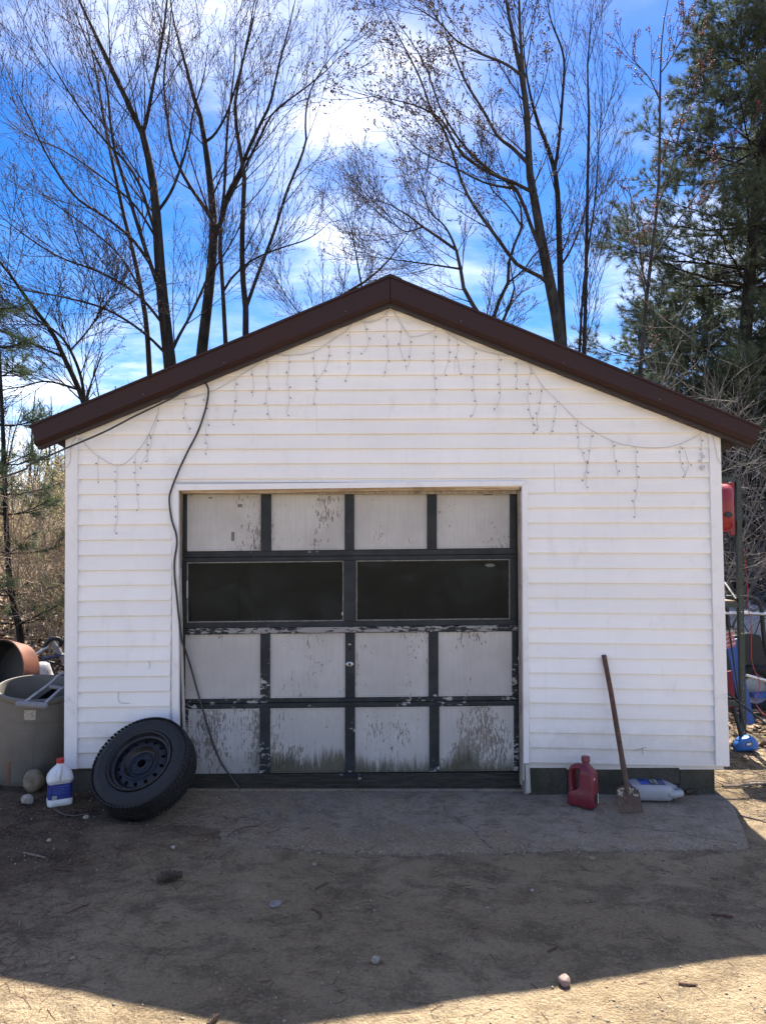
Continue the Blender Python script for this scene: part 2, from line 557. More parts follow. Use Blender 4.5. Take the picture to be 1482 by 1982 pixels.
def ground_h(x, y):
    x, y = np.asarray(x, float), np.asarray(y, float)
    h = -0.035 + 0.030 * fbm(x, y, 0.7, 3, 1) + 0.022 * fbm(x, y, 2.6, 4, 2) + 0.006 * fbm(x, y, 14, 3, 3)
    near = sst(y, -1.7, -0.8) * (1 - sst(y, 0.3, 0.9))
    h = h + 0.055 * near * sst(-x, 0.1, 1.5) + 0.012 * near * (1 - sst(-x, 0.1, 1.5)) * sst(0.6 - x, 0.0, 1.0)
    inside = sst(y - slab_front(x), 0.0, 0.07) * (1 - sst(x - slab_right(y), -0.06, 0.0)) * sst(x, -1.75, -1.35) * (1 - sst(y, 5.2, 5.6))
    h = h - 0.09 * inside * (1 - 0.92 * sst(-x, 0.35, 1.25) * (1 - sst(y, -0.62, -0.42)))
    bank = np.clip(y - 2.0, 0, None)
    left = sst(-x, 2.3, 4.5)
    h = h + bank * 0.035 + left * np.clip(y - 2.2, 0, 9) * 0.05 + left * 0.10 * sst(y, 1.2, 3.0)
    h = h + sst(y, 3, 12) * 0.5 * fbm(x, y, 0.25, 3, 9)
    dip = np.exp(-((x - 6.3) ** 2 + (y - 4.6) ** 2) / 5.0)
    return h - 0.22 * dip


def axis(dense0, dense1, step_, far0, far1):
    a = list(np.arange(dense0, dense1 + 1e-6, step_))
    s, v = step_, dense1
    while v < far1:
        s *= 1.22
        v += s
        a.append(v)
    s, v = step_, dense0
    while v > far0:
        s *= 1.22
        v -= s
        a.insert(0, v)
    return np.array(a)


gx = axis(-3.6, 3.6, 0.022, -160, 160)
gy = axis(-3.6, 0.4, 0.02, -120, 220)
GX, GY = np.meshgrid(gx, gy)
GZ = ground_h(GX, GY)
nx_, ny_ = len(gx), len(gy)
idx = np.arange(nx_ * ny_).reshape(ny_, nx_)
quads = np.stack([idx[:-1, :-1], idx[:-1, 1:], idx[1:, 1:], idx[1:, :-1]], -1).reshape(-1, 4)
gm = mesh_np('ground', np.stack([GX, GY, GZ], -1).reshape(-1, 3), quads)
X_, Y_ = GX.ravel(), GY.ravel()
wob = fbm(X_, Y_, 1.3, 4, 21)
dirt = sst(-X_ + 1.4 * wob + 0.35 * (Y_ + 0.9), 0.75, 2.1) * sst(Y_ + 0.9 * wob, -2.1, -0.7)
leaf = np.maximum(sst(Y_ + 1.6 * wob - 0.25 * np.abs(X_), 0.6, 1.9) * np.where(X_ > 0, 0.85, 1.0), sst(Y_, 3, 5))
for nm, arr in (('dirt', dirt), ('leaf', leaf)):
    at = gm.attributes.new(nm, 'FLOAT', 'POINT')
    at.data.foreach_set('value', arr.astype(np.float32))
ground = link_mesh('ground', gm, M['ground'], smooth=True)
tag(ground, 'sandy dirt yard and leaf covered bank behind the garage', kind='structure')


def gh(x, y):
    return float(ground_h(np.array([x]), np.array([y]))[0])


# concrete apron in front of the door
sx = np.linspace(-1.70, 2.36, 170)
sy = np.linspace(0, 1, 40)
SXg, T = np.meshgrid(sx, sy)
yf = slab_front(SXg)
SYg = yf + (0.16 - yf) * T
SXg = np.minimum(SXg, slab_right(SYg) - 0.0006 * np.arange(170)[::-1])
SZ = 0.0 + 0.028 * np.minimum(SYg, 0) + 0.012 * fbm(SXg, SYg, 2.2, 4, 31) + 0.007 * fbm(SXg, SYg, 11, 4, 32) - 0.022 * np.exp(-((SYg - yf) / 0.035) ** 2) * (0.6 + 0.8 * fbm(SXg, SYg, 4, 2, 33))
n1, n0 = 170, 40
top = np.stack([SXg, SYg, SZ], -1).reshape(-1, 3)
ii = np.arange(n0 * n1).reshape(n0, n1)
q = np.stack([ii[:-1, :-1], ii[:-1, 1:], ii[1:, 1:], ii[1:, :-1]], -1).reshape(-1, 4)
rim = np.concatenate([ii[0, :], ii[1:, -1]])
low_ = top[rim] - np.array([0, 0, 0.12])
b0 = len(top)
rq = np.array([[rim[k + 1], rim[k], b0 + k, b0 + k + 1] for k in range(len(rim) - 1)])
apron_m = mesh_np('concrete_apron', np.vstack([top, low_]), np.vstack([q, rq]))
apron = link_mesh('pavement_apron', apron_m, M['concrete'], smooth=35)
tag(apron, 'worn concrete apron in front of the garage door', kind='structure')
M['crack_line'] = simple('slab_crack', (0.03, 0.026, 0.022), 0.95)
rc_rng = random.Random(12)
for (x0, y0, x1, y1) in ((0.35, -0.03, 0.62, -0.86), (1.55, -0.55, 2.1, -0.78)):
    pts = []
    for k in range(12):
        t = k / 11
        x, y = x0 + (x1 - x0) * t + rc_rng.uniform(-.03, .03), y0 + (y1 - y0) * t
        z = 0.028 * min(y, 0) + 0.012 * float(fbm(np.array([x]), np.array([y]), 2.2, 4, 31)[0]) + 0.007 * float(fbm(np.array([x]), np.array([y]), 11, 4, 32)[0])
        pts.append((x, y, z - 0.0005))
    MB().tube(pts, [0.0012 + 0.0016 * rc_rng.random() for _ in pts], 5).build('crack', M['crack_line'], apron)


# ================================================================ garage
garage = thing('garage', (0.08, 0.0, 0.0), 'small white vinyl sided garage with brown gable trim and old panelled door', 'garage')
DEPTH = 5.6
YF = -0.13                                              # front face of the metal rake trim


def xz(px, py, y):
    p = P(px, py, y)
    return p.x, p.z


APX = P(756, 579, 0)
WLt, WRt = P(128, 842, 0), P(1394, 838, 0)
SL = (APX.z - WLt.z) / (APX.x - WLt.x)
SR = (APX.z - WRt.z) / (WRt.x - APX.x)


def rake_z(x):
    return APX.z - (APX.x - x) * SL if x < APX.x else APX.z - (x - APX.x) * SR


def rake_xl(z): return APX.x - max(0.0, APX.z - z) / SL
def rake_xr(z): return APX.x + max(0.0, APX.z - z) / SR


# --- wall shell (sheathing behind the boards, sides and back)
XL, XR = -2.185, 2.36
dl, dr, dt = P(346, 945, 0).x, P(1010, 945, 0).x, P(676, 943, 0).z
for nm, poly in (('wall', [(XL, 0.17), (dl, 0.17), (dl, dt), (dr, dt), (dr, 0.17), (XR, 0.17), (XR, rake_z(XR)), (APX.x, APX.z), (XL, rake_z(XL))]),):
    w = MB()
    n = len(poly)
    w.add([(x, 0.0, z) for x, z in poly] + [(x, 0.09, z) for x, z in poly],
          [tuple(range(n)), tuple(range(2 * n - 1, n - 1, -1))] + [(k, (k + 1) % n, n + (k + 1) % n, n + k) for k in range(n)])
    w.build('wall', M['siding'], garage)
for sx_, x_ in ((-1, XL), (1, XR)):
    w = MB()
    zt = rake_z(x_)
    k, z = 0, 0.17
    sec = []
    while z < zt - 0.02:
        z1 = min(z + 0.105, zt)
        sec += [(x_ + sx_ * 0.014, z), (x_ + sx_ * 0.002, z1)]
        z = z1
    sec = [(x_ - sx_ * 0.09, 0.17)] + sec + [(x_ - sx_ * 0.09, zt)]
    w.loft([[(x, 0.093, zz) for x, zz in sec], [(x, DEPTH, zz) for x, zz in sec]])
    w.build('side_wall', M['siding'], garage)
w = MB()
w.add([(XL, DEPTH, 0.1), (XR, DEPTH, 0.1), (XR, DEPTH, rake_z(XR)), (APX.x, DEPTH, APX.z), (XL, DEPTH, rake_z(XL)),
       (XL, DEPTH + .09, 0.1), (XR, DEPTH + .09, 0.1), (XR, DEPTH + .09, rake_z(XR)), (APX.x, DEPTH + .09, APX.z), (XL, DEPTH + .09, rake_z(XL))],
      [(4, 3, 2, 1, 0), (5, 6, 7, 8, 9)] + [(k, (k + 1) % 5, 5 + (k + 1) % 5, 5 + k) for k in range(5)])
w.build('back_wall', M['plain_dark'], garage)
MB().box(XL + .1, XR - .1, 0.165, DEPTH - .002, -0.05, 0.004).build('floor_slab', M['concrete'], garage)

# --- siding boards
BX = [150, 335, 1021, 1385]
B0 = [1487, 1484.5, 1475.5, 1484]
B19 = [928, 927, 925.5, 923.5]


def line_y(i, px):
    if i <= 19:
        a, b = np.interp(px, BX, B0), np.interp(px, BX, B19)
        return a + (b - a) * i / 19.0
    a = np.interp(px, [150, 1385], [927.5, 923.5])
    return a - (i - 19) * 28.55 + 0.02 * (i - 19) ** 2 * 0.5


def lz(i, px):
    return P(px, line_y(i, px), -0.01).z


rng = random.Random(4)
PROFILE = [(-0.0015, 0.007), (-0.0140, 0.007), (-0.0152, 0.0005), (-0.0180, 0.0), (-0.0200, 0.0025), (-0.0203, 0.008), (-0.0160, 0.040), (-0.0068, 0.092), (-0.0015, 0.118)]


def board(i, pxl, pxr, xl=None, xr=None, proud=0.0, cut_lo=None):
    """one siding board between lines i and i+1; xl/xr: functions of z for raked ends"""
    x0, x1 = P(pxl, 1000, -0.01).x, P(pxr, 1000, -0.01).x
    z0, z1 = lz(i, pxl), lz(i, pxr)
    t0, t1 = lz(i + 1, pxl) - z0, lz(i + 1, pxr) - z1
    jy = rng.uniform(-0.0012, 0.0012) - proud
    rings = []
    for xe, ze, te, fn in ((x0, z0, t0, xl), (x1, z1, t1, xr)):
        ring = []
        for (py, pz) in PROFILE:
            z = ze + pz / 0.1055 * te
            if cut_lo is not None: z = max(z, cut_lo)
            x = xe
            if fn is not None:
                zz = z
                x = fn(zz)
                if fn is rake_xl: x = max(x, xe)
                if fn is rake_xr: x = min(x, xe)
            ring.append((x, py + jy, z))
        rings.append(ring)
    b = MB()
    b.loft(rings)
    o = b.build('siding_board', M['siding'], garage)
    return o


for i in range(0, 19):
    board(i, 149.5, 334)
    if i == 18:
        board(i, 1020, 1073); board(i, 1073.3, 1384, proud=0.0025)
    else:
        board(i, 1020, 1384)
board(18, 334.4, 1019.6, cut_lo=P(676, 934, -0.01).z)
px_l, px_r = 149.5, 1384
for i in range(19, 32):
    zb, zt_ = lz(i, 741), lz(i + 1, 741)
    if zb > APX.z - 0.03: break
    pl = px_l if rake_xl(zt_) < P(px_l, 1000, -.01).x else None
    L = (px_l, rake_xl)
    Rr = (px_r, rake_xr)
    js = {19: 1073, 20: 756, 22: 612, 23: 612, 26: 880}.get(i)
    zmid = 0.5 * (zb + zt_)
    if js and rake_xl(zt_) < P(js, 1000, -.01).x - 0.2 and rake_xr(zt_) > P(js, 1000, -.01).x + 0.2:
        board(i, px_l, js, xl=rake_xl)
        board(i, js + 0.3, px_r, xr=rake_xr, proud=0.0025)
    else:
        board(i, px_l, px_r, xl=rake_xl, xr=rake_xr)

# --- corner boards, casing, foundation
def vstrip(name, top_l, top_r, bot_l, bot_r, y, depth, mat, parent=garage, bevel=0.003):
    q_ = [P(*bot_l, y), P(*bot_r, y), P(*top_r, y), P(*top_l, y)]
    return MB().slab(q_, depth).build(name, mat, parent, bevel=bevel)


for (tl, tr, bl, br) in (((127, 843), (151, 835), (124, 1489), (150, 1489)), ((1371, 833), (1392.5, 842), (1384, 1482), (1411.5, 1484))):
    cb = vstrip('corner_board', tl, tr, bl, br, -0.030, 0.039, M['white_trim'])
    # raised bead along the inner edge
    inner_t, inner_b = (tr, br) if tl[0] < 700 else (tl, bl)
    s_ = 1 if tl[0] > 700 else -1
    q_ = [P(inner_b[0] + s_ * 1.0, inner_b[1] - 3, -0.035), P(inner_b[0] + s_ * 3.2, inner_b[1] - 3, -0.035), P(inner_t[0] + s_ * 3.2, inner_t[1] + 4, -0.035), P(inner_t[0] + s_ * 1.0, inner_t[1] + 4, -0.035)]
    MB().slab(q_, 0.0045).build('bead', M['white_trim'], cb, bevel=0.0012)
# return of the corner boards along the side walls
for x0, x1 in ((XL - 0.030, XL - 0.0145), (XR + 0.0145, XR + 0.030)):
    MB().box(x0, x1, 0.011, 0.10, 0.185, 2.50).build('corner_return', M['white_trim'], garage)

CS = -0.034
vstrip('casing', (333, 937.5), (345.5, 949), (333.5, 1434), (346.5, 1434), CS, 0.034, M['white_trim'])
vstrip('casing', (1009.5, 940), (1021, 931), (1013, 1478), (1024, 1478), CS, 0.034, M['white_trim'])
hd = MB().slab([P(345.7, 949.2, CS), P(1009.3, 940.2, CS), P(1021, 930.8, CS), P(333, 937.3, CS)], 0.034).build('head_casing', M['white_trim'], garage, bevel=0.002)
vstrip('casing_foot', (1016, 1479), (1024.5, 1479), (1017.5, 1535), (1027, 1535), CS + 0.004, 0.03, M['strip'])
vstrip('casing_foot', (334.5, 1435), (346.5, 1435), (337, 1530), (347.5, 1530), CS + 0.006, 0.03, M['strip'])

# jambs and stops
jl, jr = P(346.5, 1000, 0).x, P(1009.5, 1000, 0).x
MB().hexa([(jl - .03, 0.0, 0.0), (jl, 0.0, 0.0), (jl, 0.0, dt), (jl - .03, 0.0, dt)], [(jl - .03, 0.16, 0.0), (jl, 0.16, 0.0), (jl, 0.16, dt), (jl - .03, 0.16, dt)]).build('jamb', M['jamb'], garage)
MB().hexa([(jr, 0.0, 0.0), (jr + .03, 0.0, 0.0), (jr + .03, 0.0, dt), (jr, 0.0, dt)], [(jr, 0.16, 0.0), (jr + .03, 0.16, 0.0), (jr + .03, 0.16, dt), (jr, 0.16, dt)]).build('jamb', M['jamb'], garage)
MB().box(jr - 0.022, jr - 0.0005, 0.012, 0.06, 0.06, dt - .03).build('door_stop', M['jamb'], garage, bevel=0.002)
MB().box(jr - 0.012, jr - 0.0005, -0.02, 0.0115, 0.10, dt - .03).build('door_stop', M['strip'], garage, bevel=0.002)
# warped bare strip under the head casing
hs = MB()
rings = []
for k in range(15):
    t = k / 14
    px = 350 + t * 656
    sag = 3.0 * math.sin(t * math.pi) + 2.2 * math.sin(t * 7.0 + 0.5)
    y0, y1 = 942.5 - 7.5 * t, 953 - 6.5 * t + sag * 0.7
    a, b = P(px, y0, 0.0), P(px, y1, 0.0)
    rings.append([(a.x, 0.012, b.z), (a.x, 0.055, b.z), (a.x, 0.055, a.z), (a.x, 0.004, a.z), (a.x, 0.006, (a.z + b.z) / 2)])
hs.loft(rings)
hs.build('head_strip', M['head_wood'], garage)
MB().box(jl, jr, 0.056, 0.09, P(676, 956, .056).z, dt).build('head_jamb', M['jamb'], garage)
# loose weather strip standing along the left jamb
ls = MB()
rings = []
for t in np.linspace(0, 1, 9):
    px = 346.5 + 7.5 * t + 3.0 * max(0, t - 0.6)
    py = 1100 + (1432 - 1100) * t
    a = P(px, py, 0.02)
    rings.append([(a.x, 0.012, a.z), (a.x + 0.016, 0.012, a.z), (a.x + 0.016, 0.03, a.z), (a.x, 0.03, a.z)])
ls.loft(rings)
ls.build('loose_strip', M['strip'], garage)

# foundation blocks (mortar bed behind)
for x0, x1 in ((XL + 0.02, jl - 0.031), (jr + 0.031, 2.30)):
    MB().box(x0 + 0.004, x1 - 0.004, 0.012, 0.11, -0.09, 0.184).build('mortar', M['foundation'], garage)
    x = x0
    first = True
    while x < x1 - 0.02:
        w_ = 0.39 if not first else 0.27
        first = False
        e = min(x + w_, x1)
        MB().box(x, e - 0.004, -0.001 + rng.uniform(0, 0.002), 0.1, -0.1, 0.1835).build('foundation_block', M['foundation'], garage, bevel=0.003)
        x = e
for x_ in (XL + 0.02, 2.215):
    y = 0.112
    while y < DEPTH:
        MB().box(x_, x_ + 0.085, y, min(y + 0.39, DEPTH), -0.15, 0.168).build('foundation_block', M['foundation'], garage, bevel=0.006)
        y += 0.4

# --- roof
def rake(pts_top, pts_bot, y0, y1, name, mat, bevel=0.002):
    a = [P(*p, YF) for p in pts_top]
    b = [P(*p, YF) for p in pts_bot]
    q_ = [Vector((v.x, y0, v.z)) for v in (b[0], b[1], a[1], a[0])]
    return MB().slab(q_, y1 - y0).build(name, mat, garage, bevel=bevel)


TL, TA, TR = (62, 824.5), (755, 537), (1471, 828.5)
FL, FA, FR = (66, 857.5), (755.0, 576), (1464.5, 853)
LL, LA, LR = (68.5, 868.5), (755.0, 588.5), (1459, 866.5)
f1 = rake((TL, (754.6, 537)), (FL, (754.6, 576)), YF, YF + 0.022, 'rake_trim', M['fascia'])
f2 = rake(((755.4, 537), TR), ((755.4, 576), FR), YF - 0.002, YF + 0.020, 'rake_trim', M['fascia'])
# bevelled lower return of the trim, then the darker board behind it
for nm, (s0, s1), (e0, e1), par in (('l', (FL, (754.6, 576)), (LL, (754.6, 588.5)), f1), ('r', ((755.4, 576), FR), ((755.4, 588.5), LR), f2)):
    a, b = P(*s0, YF), P(*s1, YF)
    c, d = P(*e0, YF), P(*e1, YF)
    mid0, mid1 = a.lerp(c, 0.55), b.lerp(d, 0.55)
    q0 = [Vector((v.x, y, v.z)) for v, y in ((mid0, YF + .024), (mid1, YF + .024), (b, YF + 0.001), (a, YF + 0.001))]
    MB().hexa(q0, [v + Vector((0, 0.012, 0.012)) for v in q0]).build('trim_return', M['fascia'], par)
    up = Vector((0, 0, 0.04))
    q1 = [Vector((v.x, YF + .040, v.z)) for v in (c, d, b + up * 0, a + up * 0)]
    MB().slab(q1, 0.03).build('sub_fascia', M['fascia_wood'], garage)
    # soffit from the sub fascia back to the wall
    q2 = [Vector((c.x, YF + .0705, c.z + 0.006)), Vector((d.x, YF + .0705, d.z + 0.006)), Vector((d.x, YF + .0705, d.z + 0.02)), Vector((c.x, YF + .0705, c.z + 0.02))]
    MB().slab(q2, -YF - 0.0705 - 0.019).build('soffit', M['fascia_wood'], garage)
# roof sheets and ridge cap
a, t1_, t2_ = P(*TA, YF), P(*TL, YF), P(*TR, YF)
for e, s_ in ((t1_, -1), (t2_, 1)):
    tipx, tipz = e.x + s_ * 0.02, e.z - 0.012
    q_ = [Vector((a.x, YF - 0.012, a.z + 0.001)), Vector((tipx, YF - 0.012, tipz)), Vector((tipx, YF - 0.012, tipz + 0.014)), Vector((a.x, YF - 0.012, a.z + 0.018))]
    if s_ < 0: q_ = [q_[1], q_[0], q_[3], q_[2]]
    rf = MB().slab(q_, DEPTH + 0.36).build('roof', M['fascia'], garage)
    for k in range(1, 26):                           # standing ribs of the metal sheet
        yk = YF + 0.02 + k * 0.228
        q3 = [Vector((a.x + s_ * 0.05, yk, a.z + 0.006)), Vector((tipx, yk, tipz + 0.012)), Vector((tipx, yk, tipz + 0.032)), Vector((a.x + s_ * 0.05, yk, a.z + 0.026))]
        if s_ < 0: q3 = [q3[1], q3[0], q3[3], q3[2]]
        MB().slab(q3, 0.03).build('rib', M['fascia'], rf)
    # closed eave box along the side
    zt = e.z - 0.16
    wx = XL - 0.038 if s_ < 0 else XR + 0.038
    tx_ = e.x + s_ * -0.03
    sec = [(tx_, e.z - .060), (wx, e.z - 0.150), (wx, e.z - 0.02), (tx_, e.z - .035)]
    MB().hexa([(x_, 0.012, z_) for x_, z_ in sec], [(x_, DEPTH + .1, z_) for x_, z_ in sec]).build('eave_box', M['fascia_wood'], garage)
rc = MB()
rings = []
for y in (YF - 0.014, DEPTH + 0.25):
    rings.append([(a.x - 0.08, y, a.z - 0.08 * SL + 0.012), (a.x, y, a.z + 0.012), (a.x + 0.08, y, a.z - 0.08 * SR + 0.012), (a.x + 0.08, y, a.z - 0.08 * SR + 0.023), (a.x, y, a.z + 0.023), (a.x - 0.08, y, a.z - 0.08 * SL + 0.023)])
rc.loft(rings)
rc.build('ridge_cap', M['shingle'], garage)
for (px, py) in ((277, 763), (434, 702), (669, 602), (892, 622), (1090, 702), (1277, 773)):
    c = P(px, py, YF - 0.002)
    MB().lathe([(0.0, 0.004), (0.004, 0.0035), (0.0065, 0.001), (0.0065, -0.001)], 10, Matrix.Translation(c) @ Matrix.Rotation(R(90), 4, 'X')).build('screw', M['screw'], f1 if px < 755 else f2)

# cracked spot in the siding left of the door
M['crack'] = simple('crack_shadow_gap', (0.02, 0.02, 0.02), 0.9)
for pts in ([(230, 1339), (229, 1350), (231, 1358), (237, 1361), (252, 1361)], [(287, 1279), (291, 1287), (288, 1294)], [(1226, 1453), (1238, 1450), (1250, 1446)], [(1242, 1448), (1243, 1461)]):
    path = [P(px, py, -0.0235) for px, py in pts]
    MB().tube(smooth_path(path, 3), 0.0011, 5).build('crack', M['crack'], garage)

# ================================================================ garage door (part of the garage)
YD = 0.095
door_m = MB()
ba, bb = P(351, 1527, YD + .05), P(1003, 1524, YD + .05)
ta, tb = P(347, 946, YD + .05), P(999, 941, YD + .05)
# window openings in the backing, so the panes look into the dark inside
wz0, wz1 = P(676, 1206, YD + .05).z, P(676, 1088, YD + .05).z
xl_, xr_ = ba.x, bb.x
wins = [(P(361, 1100, YD + .05).x, P(665, 1100, YD + .05).x), (P(689, 1100, YD + .05).x, P(987, 1100, YD + .05).x)]
zb_, zt_ = 0.012, ta.z + 0.02
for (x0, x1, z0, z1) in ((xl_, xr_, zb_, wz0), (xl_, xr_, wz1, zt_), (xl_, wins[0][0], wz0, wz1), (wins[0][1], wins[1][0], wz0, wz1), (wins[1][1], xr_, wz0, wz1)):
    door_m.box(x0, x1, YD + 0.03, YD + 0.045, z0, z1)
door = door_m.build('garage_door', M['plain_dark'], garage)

ROWS = [
    (946, 1067, [347, 362, 505, 525, 667, 685.5, 826, 845, 986, 999]),
    (1229, 1353, [353, 358.5, 504, 523, 668, 687, 829, 848, 990.5, 1001]),
    (1373, 1498, [357, 364.5, 503, 523, 667.5, 687, 830.5, 850, 994, 1003]),
]


def tilt(px, py, k=-7.0):
    """rails rise slightly to the right, as the door does"""
    return py + k * (px - 345) / 655.0


def dquad(x0, x1, y0, y1, y, k=-7.0):
    return [P(x0, tilt(x0, y1, k), y), P(x1, tilt(x1, y1, k), y), P(x1, tilt(x1, y0, k), y), P(x0, tilt(x0, y0, k), y)]


for (y0, y1, xs) in ROWS:
    for k in range(0, 9, 2):                            # stiles
        MB().slab(dquad(xs[k], xs[k + 1], y0 - 1, y1 + 1, YD), 0.029).build('stile', M['trim'], door, bevel=0.002)
    for k in range(1, 8, 2):                            # recessed panels, each with a thin bead round it
        x0, x1 = xs[k], xs[k + 1]
        pn = MB().slab(dquad(x0 - .5, x1 + .5, y0 - .5, y1 + .5, YD + 0.014 + rng.uniform(0, .002)), 0.015).build('door_panel', M['panel'], door)
        bd = MB()
        w_ = 2.0
        for (a0, a1, c0, c1) in ((x0, x1, y1 - w_, y1), (x0, x1, y0, y0 + w_), (x0, x0 + w_, y0 + w_, y1 - w_), (x1 - w_, x1, y0 + w_, y1 - w_)):
            bd.slab(dquad(a0 + .1, a1 - .1, c0 + .05, c1 - .05, YD + 0.007), 0.009)
        bd.build('bead', M['panel'], door)
# rails between the rows
for (y0, y1, x0, x1, mt, dy) in ((1068.3, 1079, 348, 999.5, 'trim', 0.0), (1080, 1088, 349, 999.5, 'trim', 0.002), (1206, 1216.3, 350, 1000, 'trim', -0.001), (1217, 1228, 350, 1001, 'ledge', -0.008),
                                 (1354.3, 1362, 355, 1002, 'trim', -0.001), (1363, 1372, 356, 1002, 'trim', 0.001)):
    MB().slab(dquad(x0, x1, y0, y1, YD + dy), 0.029 - dy).build('rail', M[mt], door, bevel=0.0025)
MB().slab(dquad(358, 1006, 1499.3, 1527, YD - 0.002, -4.0), 0.034).build('bottom_rail', M['bottom_rail'], door, bevel=0.003)

# window section
for x0, x1 in ((349, 361.5), (665.5, 688.5), (987, 1000)):
    MB().slab(dquad(x0, x1, 1088.4, 1205.6, YD), 0.029).build('stile', M['trim'], door, bevel=0.002)


def mat_pane():
    m, nt = new_mat('dusty_window_glass')
    p = pos(nt)
    smear = nt.step(nt.noise(p, 3.5, 6, 0.7, 0.6), 0.45, 0.8)
    spots = nt.step(nt.noise(p, 38, 3, 0.5), 0.70, 0.76)
    gl = nt.n('BsdfGlass', {'Color': (0.55, 0.60, 0.58), 'Roughness': 0.04, 'IOR': 1.2})
    df = nt.n('BsdfDiffuse', {'Color': (0.15, 0.17, 0.18)})
    f = nt.math('ADD', 0.06, nt.math('ADD', nt.math('MULTIPLY', smear, 0.13), nt.math('MULTIPLY', spots, 0.12)))
    nt.n('OutputMaterial', {'Surface': nt.n('MixShader', {0: f, 1: gl, 2: df})})
    return m


M['pane'] = mat_pane()
M['bead_pale'] = mat_wood('pale_glazing_bead', (0.12, 0.115, 0.105), (0.25, 0.24, 0.22), (20, 20, 20), (0.05, 0.05, 0.05))
for x0, x1 in ((362, 665), (689, 986.5)):
    MB().slab(dquad(x0 + 1, x1 - 1, 1089.5, 1204.5, YD + 0.018), 0.004).build('window_pane', M['pane'], door)
    bd = MB()
    for (a0, a1, c0, c1) in ((x0, x1, 1088.6, 1090.8), (x0, x1, 1203.2, 1205.5), (x0, x0 + 2.2, 1091, 1203), (x1 - 2.2, x1, 1091, 1203)):
        bd.slab(dquad(a0, a1, c0, c1, YD + 0.004), 0.012)
    bd.build('glazing_bead', M['bead_pale'], door)
MB().slab(dquad(361, 364, 1124, 1158, YD + 0.001), 0.003).build('paint_curl', M['strip'], door)
MB().slab(dquad(661, 664, 1188, 1194, YD + 0.001), 0.003).build('paint_curl', M['strip'], door)

# scraps of tape, lock and lift handle
M['tape'] = simple('old_tape', (0.13, 0.125, 0.12), 0.6, scale=60)
M['tape_pale'] = simple('pale_film', (0.10, 0.11, 0.105), 0.5, scale=60)
M['steel'] = simple('dull_steel', (0.45, 0.45, 0.44), 0.45, 0.8, var=0.35, scale=50, dirt=(0.10, 0.06, 0.04))
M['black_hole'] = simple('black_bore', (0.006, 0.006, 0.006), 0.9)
for (x0, x1, y0, y1, mt) in ((448, 453.5, 1031, 1048, 'tape'), (935, 952, 959, 965, 'tape'), (460, 469, 977, 983, 'tape'), (404, 411, 963, 965.5, 'tape')):
    MB().slab(dquad(x0, x1, y0, y1, YD + 0.0125), 0.0025).build('tape_scrap', M[mt], door)
c = P(948, 1094, YD + .0165)
MB().lathe([(0.0, 0.0005), (0.034, 0.0004), (0.035, 0.0)], 24, Matrix.Translation(c) @ Matrix.Diagonal((1, 1, .34, 1)) @ Matrix.Rotation(R(90), 4, 'X')).build('sticker', M['tape_pale'], door)
c = P(676.5, 1285.5, YD)
lk = MB().lathe([(0.0, 0.004), (0.012, 0.004), (0.020, 0.003), (0.024, 0.0)], 24, Matrix.Translation(c) @ Matrix.Diagonal((1.15, 1, .72, 1)) @ Matrix.Rotation(R(90), 4, 'X')).build('lock_plate', M['steel'], door, smooth=40)
MB().lathe([(0.0, 0.0055), (0.0085, 0.0055), (0.009, 0.003)], 16, Matrix.Translation(c) @ Matrix.Rotation(R(90), 4, 'X')).build('lock_bore', M['black_hole'], lk)
c = P(676.5, 1256, YD)
MB().lathe([(0.0, 0.0012), (0.007, 0.0012), (0.0075, 0.0)], 14, Matrix.Translation(c) @ Matrix.Diagonal((1, 1, 1.5, 1)) @ Matrix.Rotation(R(90), 4, 'X')).build('bolt_hole', M['black_hole'], door)
MB().slab(dquad(674, 679, 1249.5, 1252, YD - 0.002), 0.002).build('hole_chip', M['strip'], door)
hb = MB()
h0, h1 = P(661, 1503, YD - .035), P(696, 1502, YD - .035)
hb.tube(smooth_path([P(661, 1503, YD - .003), h0, h1, P(696, 1502, YD - .003)], 4), 0.008, 8)
hand = hb.build('lift_handle', M['trim'], door, smooth=True)
for px in (661, 696):
    c = P(px, 1503, YD - .006)
    MB().box(c.x - .012, c.x + .012, c.y - .003, c.y + .0035, c.z - .022, c.z + .016).build('handle_plate', M['ledge'], hand, bevel=.003)
MB().box(xl_ - .02, xr_ + .02, YD - .03, YD + .06, -0.02, 0.0115).build('door_sill', M['concrete'], garage, bevel=.004)


# ================================================================ trees
def frames(paths):
    """paths (K,n,3) -> tangent and two normals per point"""
    t = np.empty_like(paths)
    t[:, 1:-1] = paths[:, 2:] - paths[:, :-2]
    t[:, 0] = paths[:, 1] - paths[:, 0]
    t[:, -1] = paths[:, -1] - paths[:, -2]
    t /= np.linalg.norm(t, axis=-1, keepdims=True) + 1e-9
    d = paths[:, -1] - paths[:, 0]
    ref = np.where(np.abs(d[:, 2:3]) > 0.8 * np.linalg.norm(d, axis=-1, keepdims=True), np.array([[1.0, 0.2, 0]]), np.array([[0, 0.1, 1.0]]))[:, None, :]
    a = ref - t * (ref * t).sum(-1, keepdims=True)
    a /= np.linalg.norm(a, axis=-1, keepdims=True) + 1e-9
    b = np.cross(t, a)
    return t, a, b


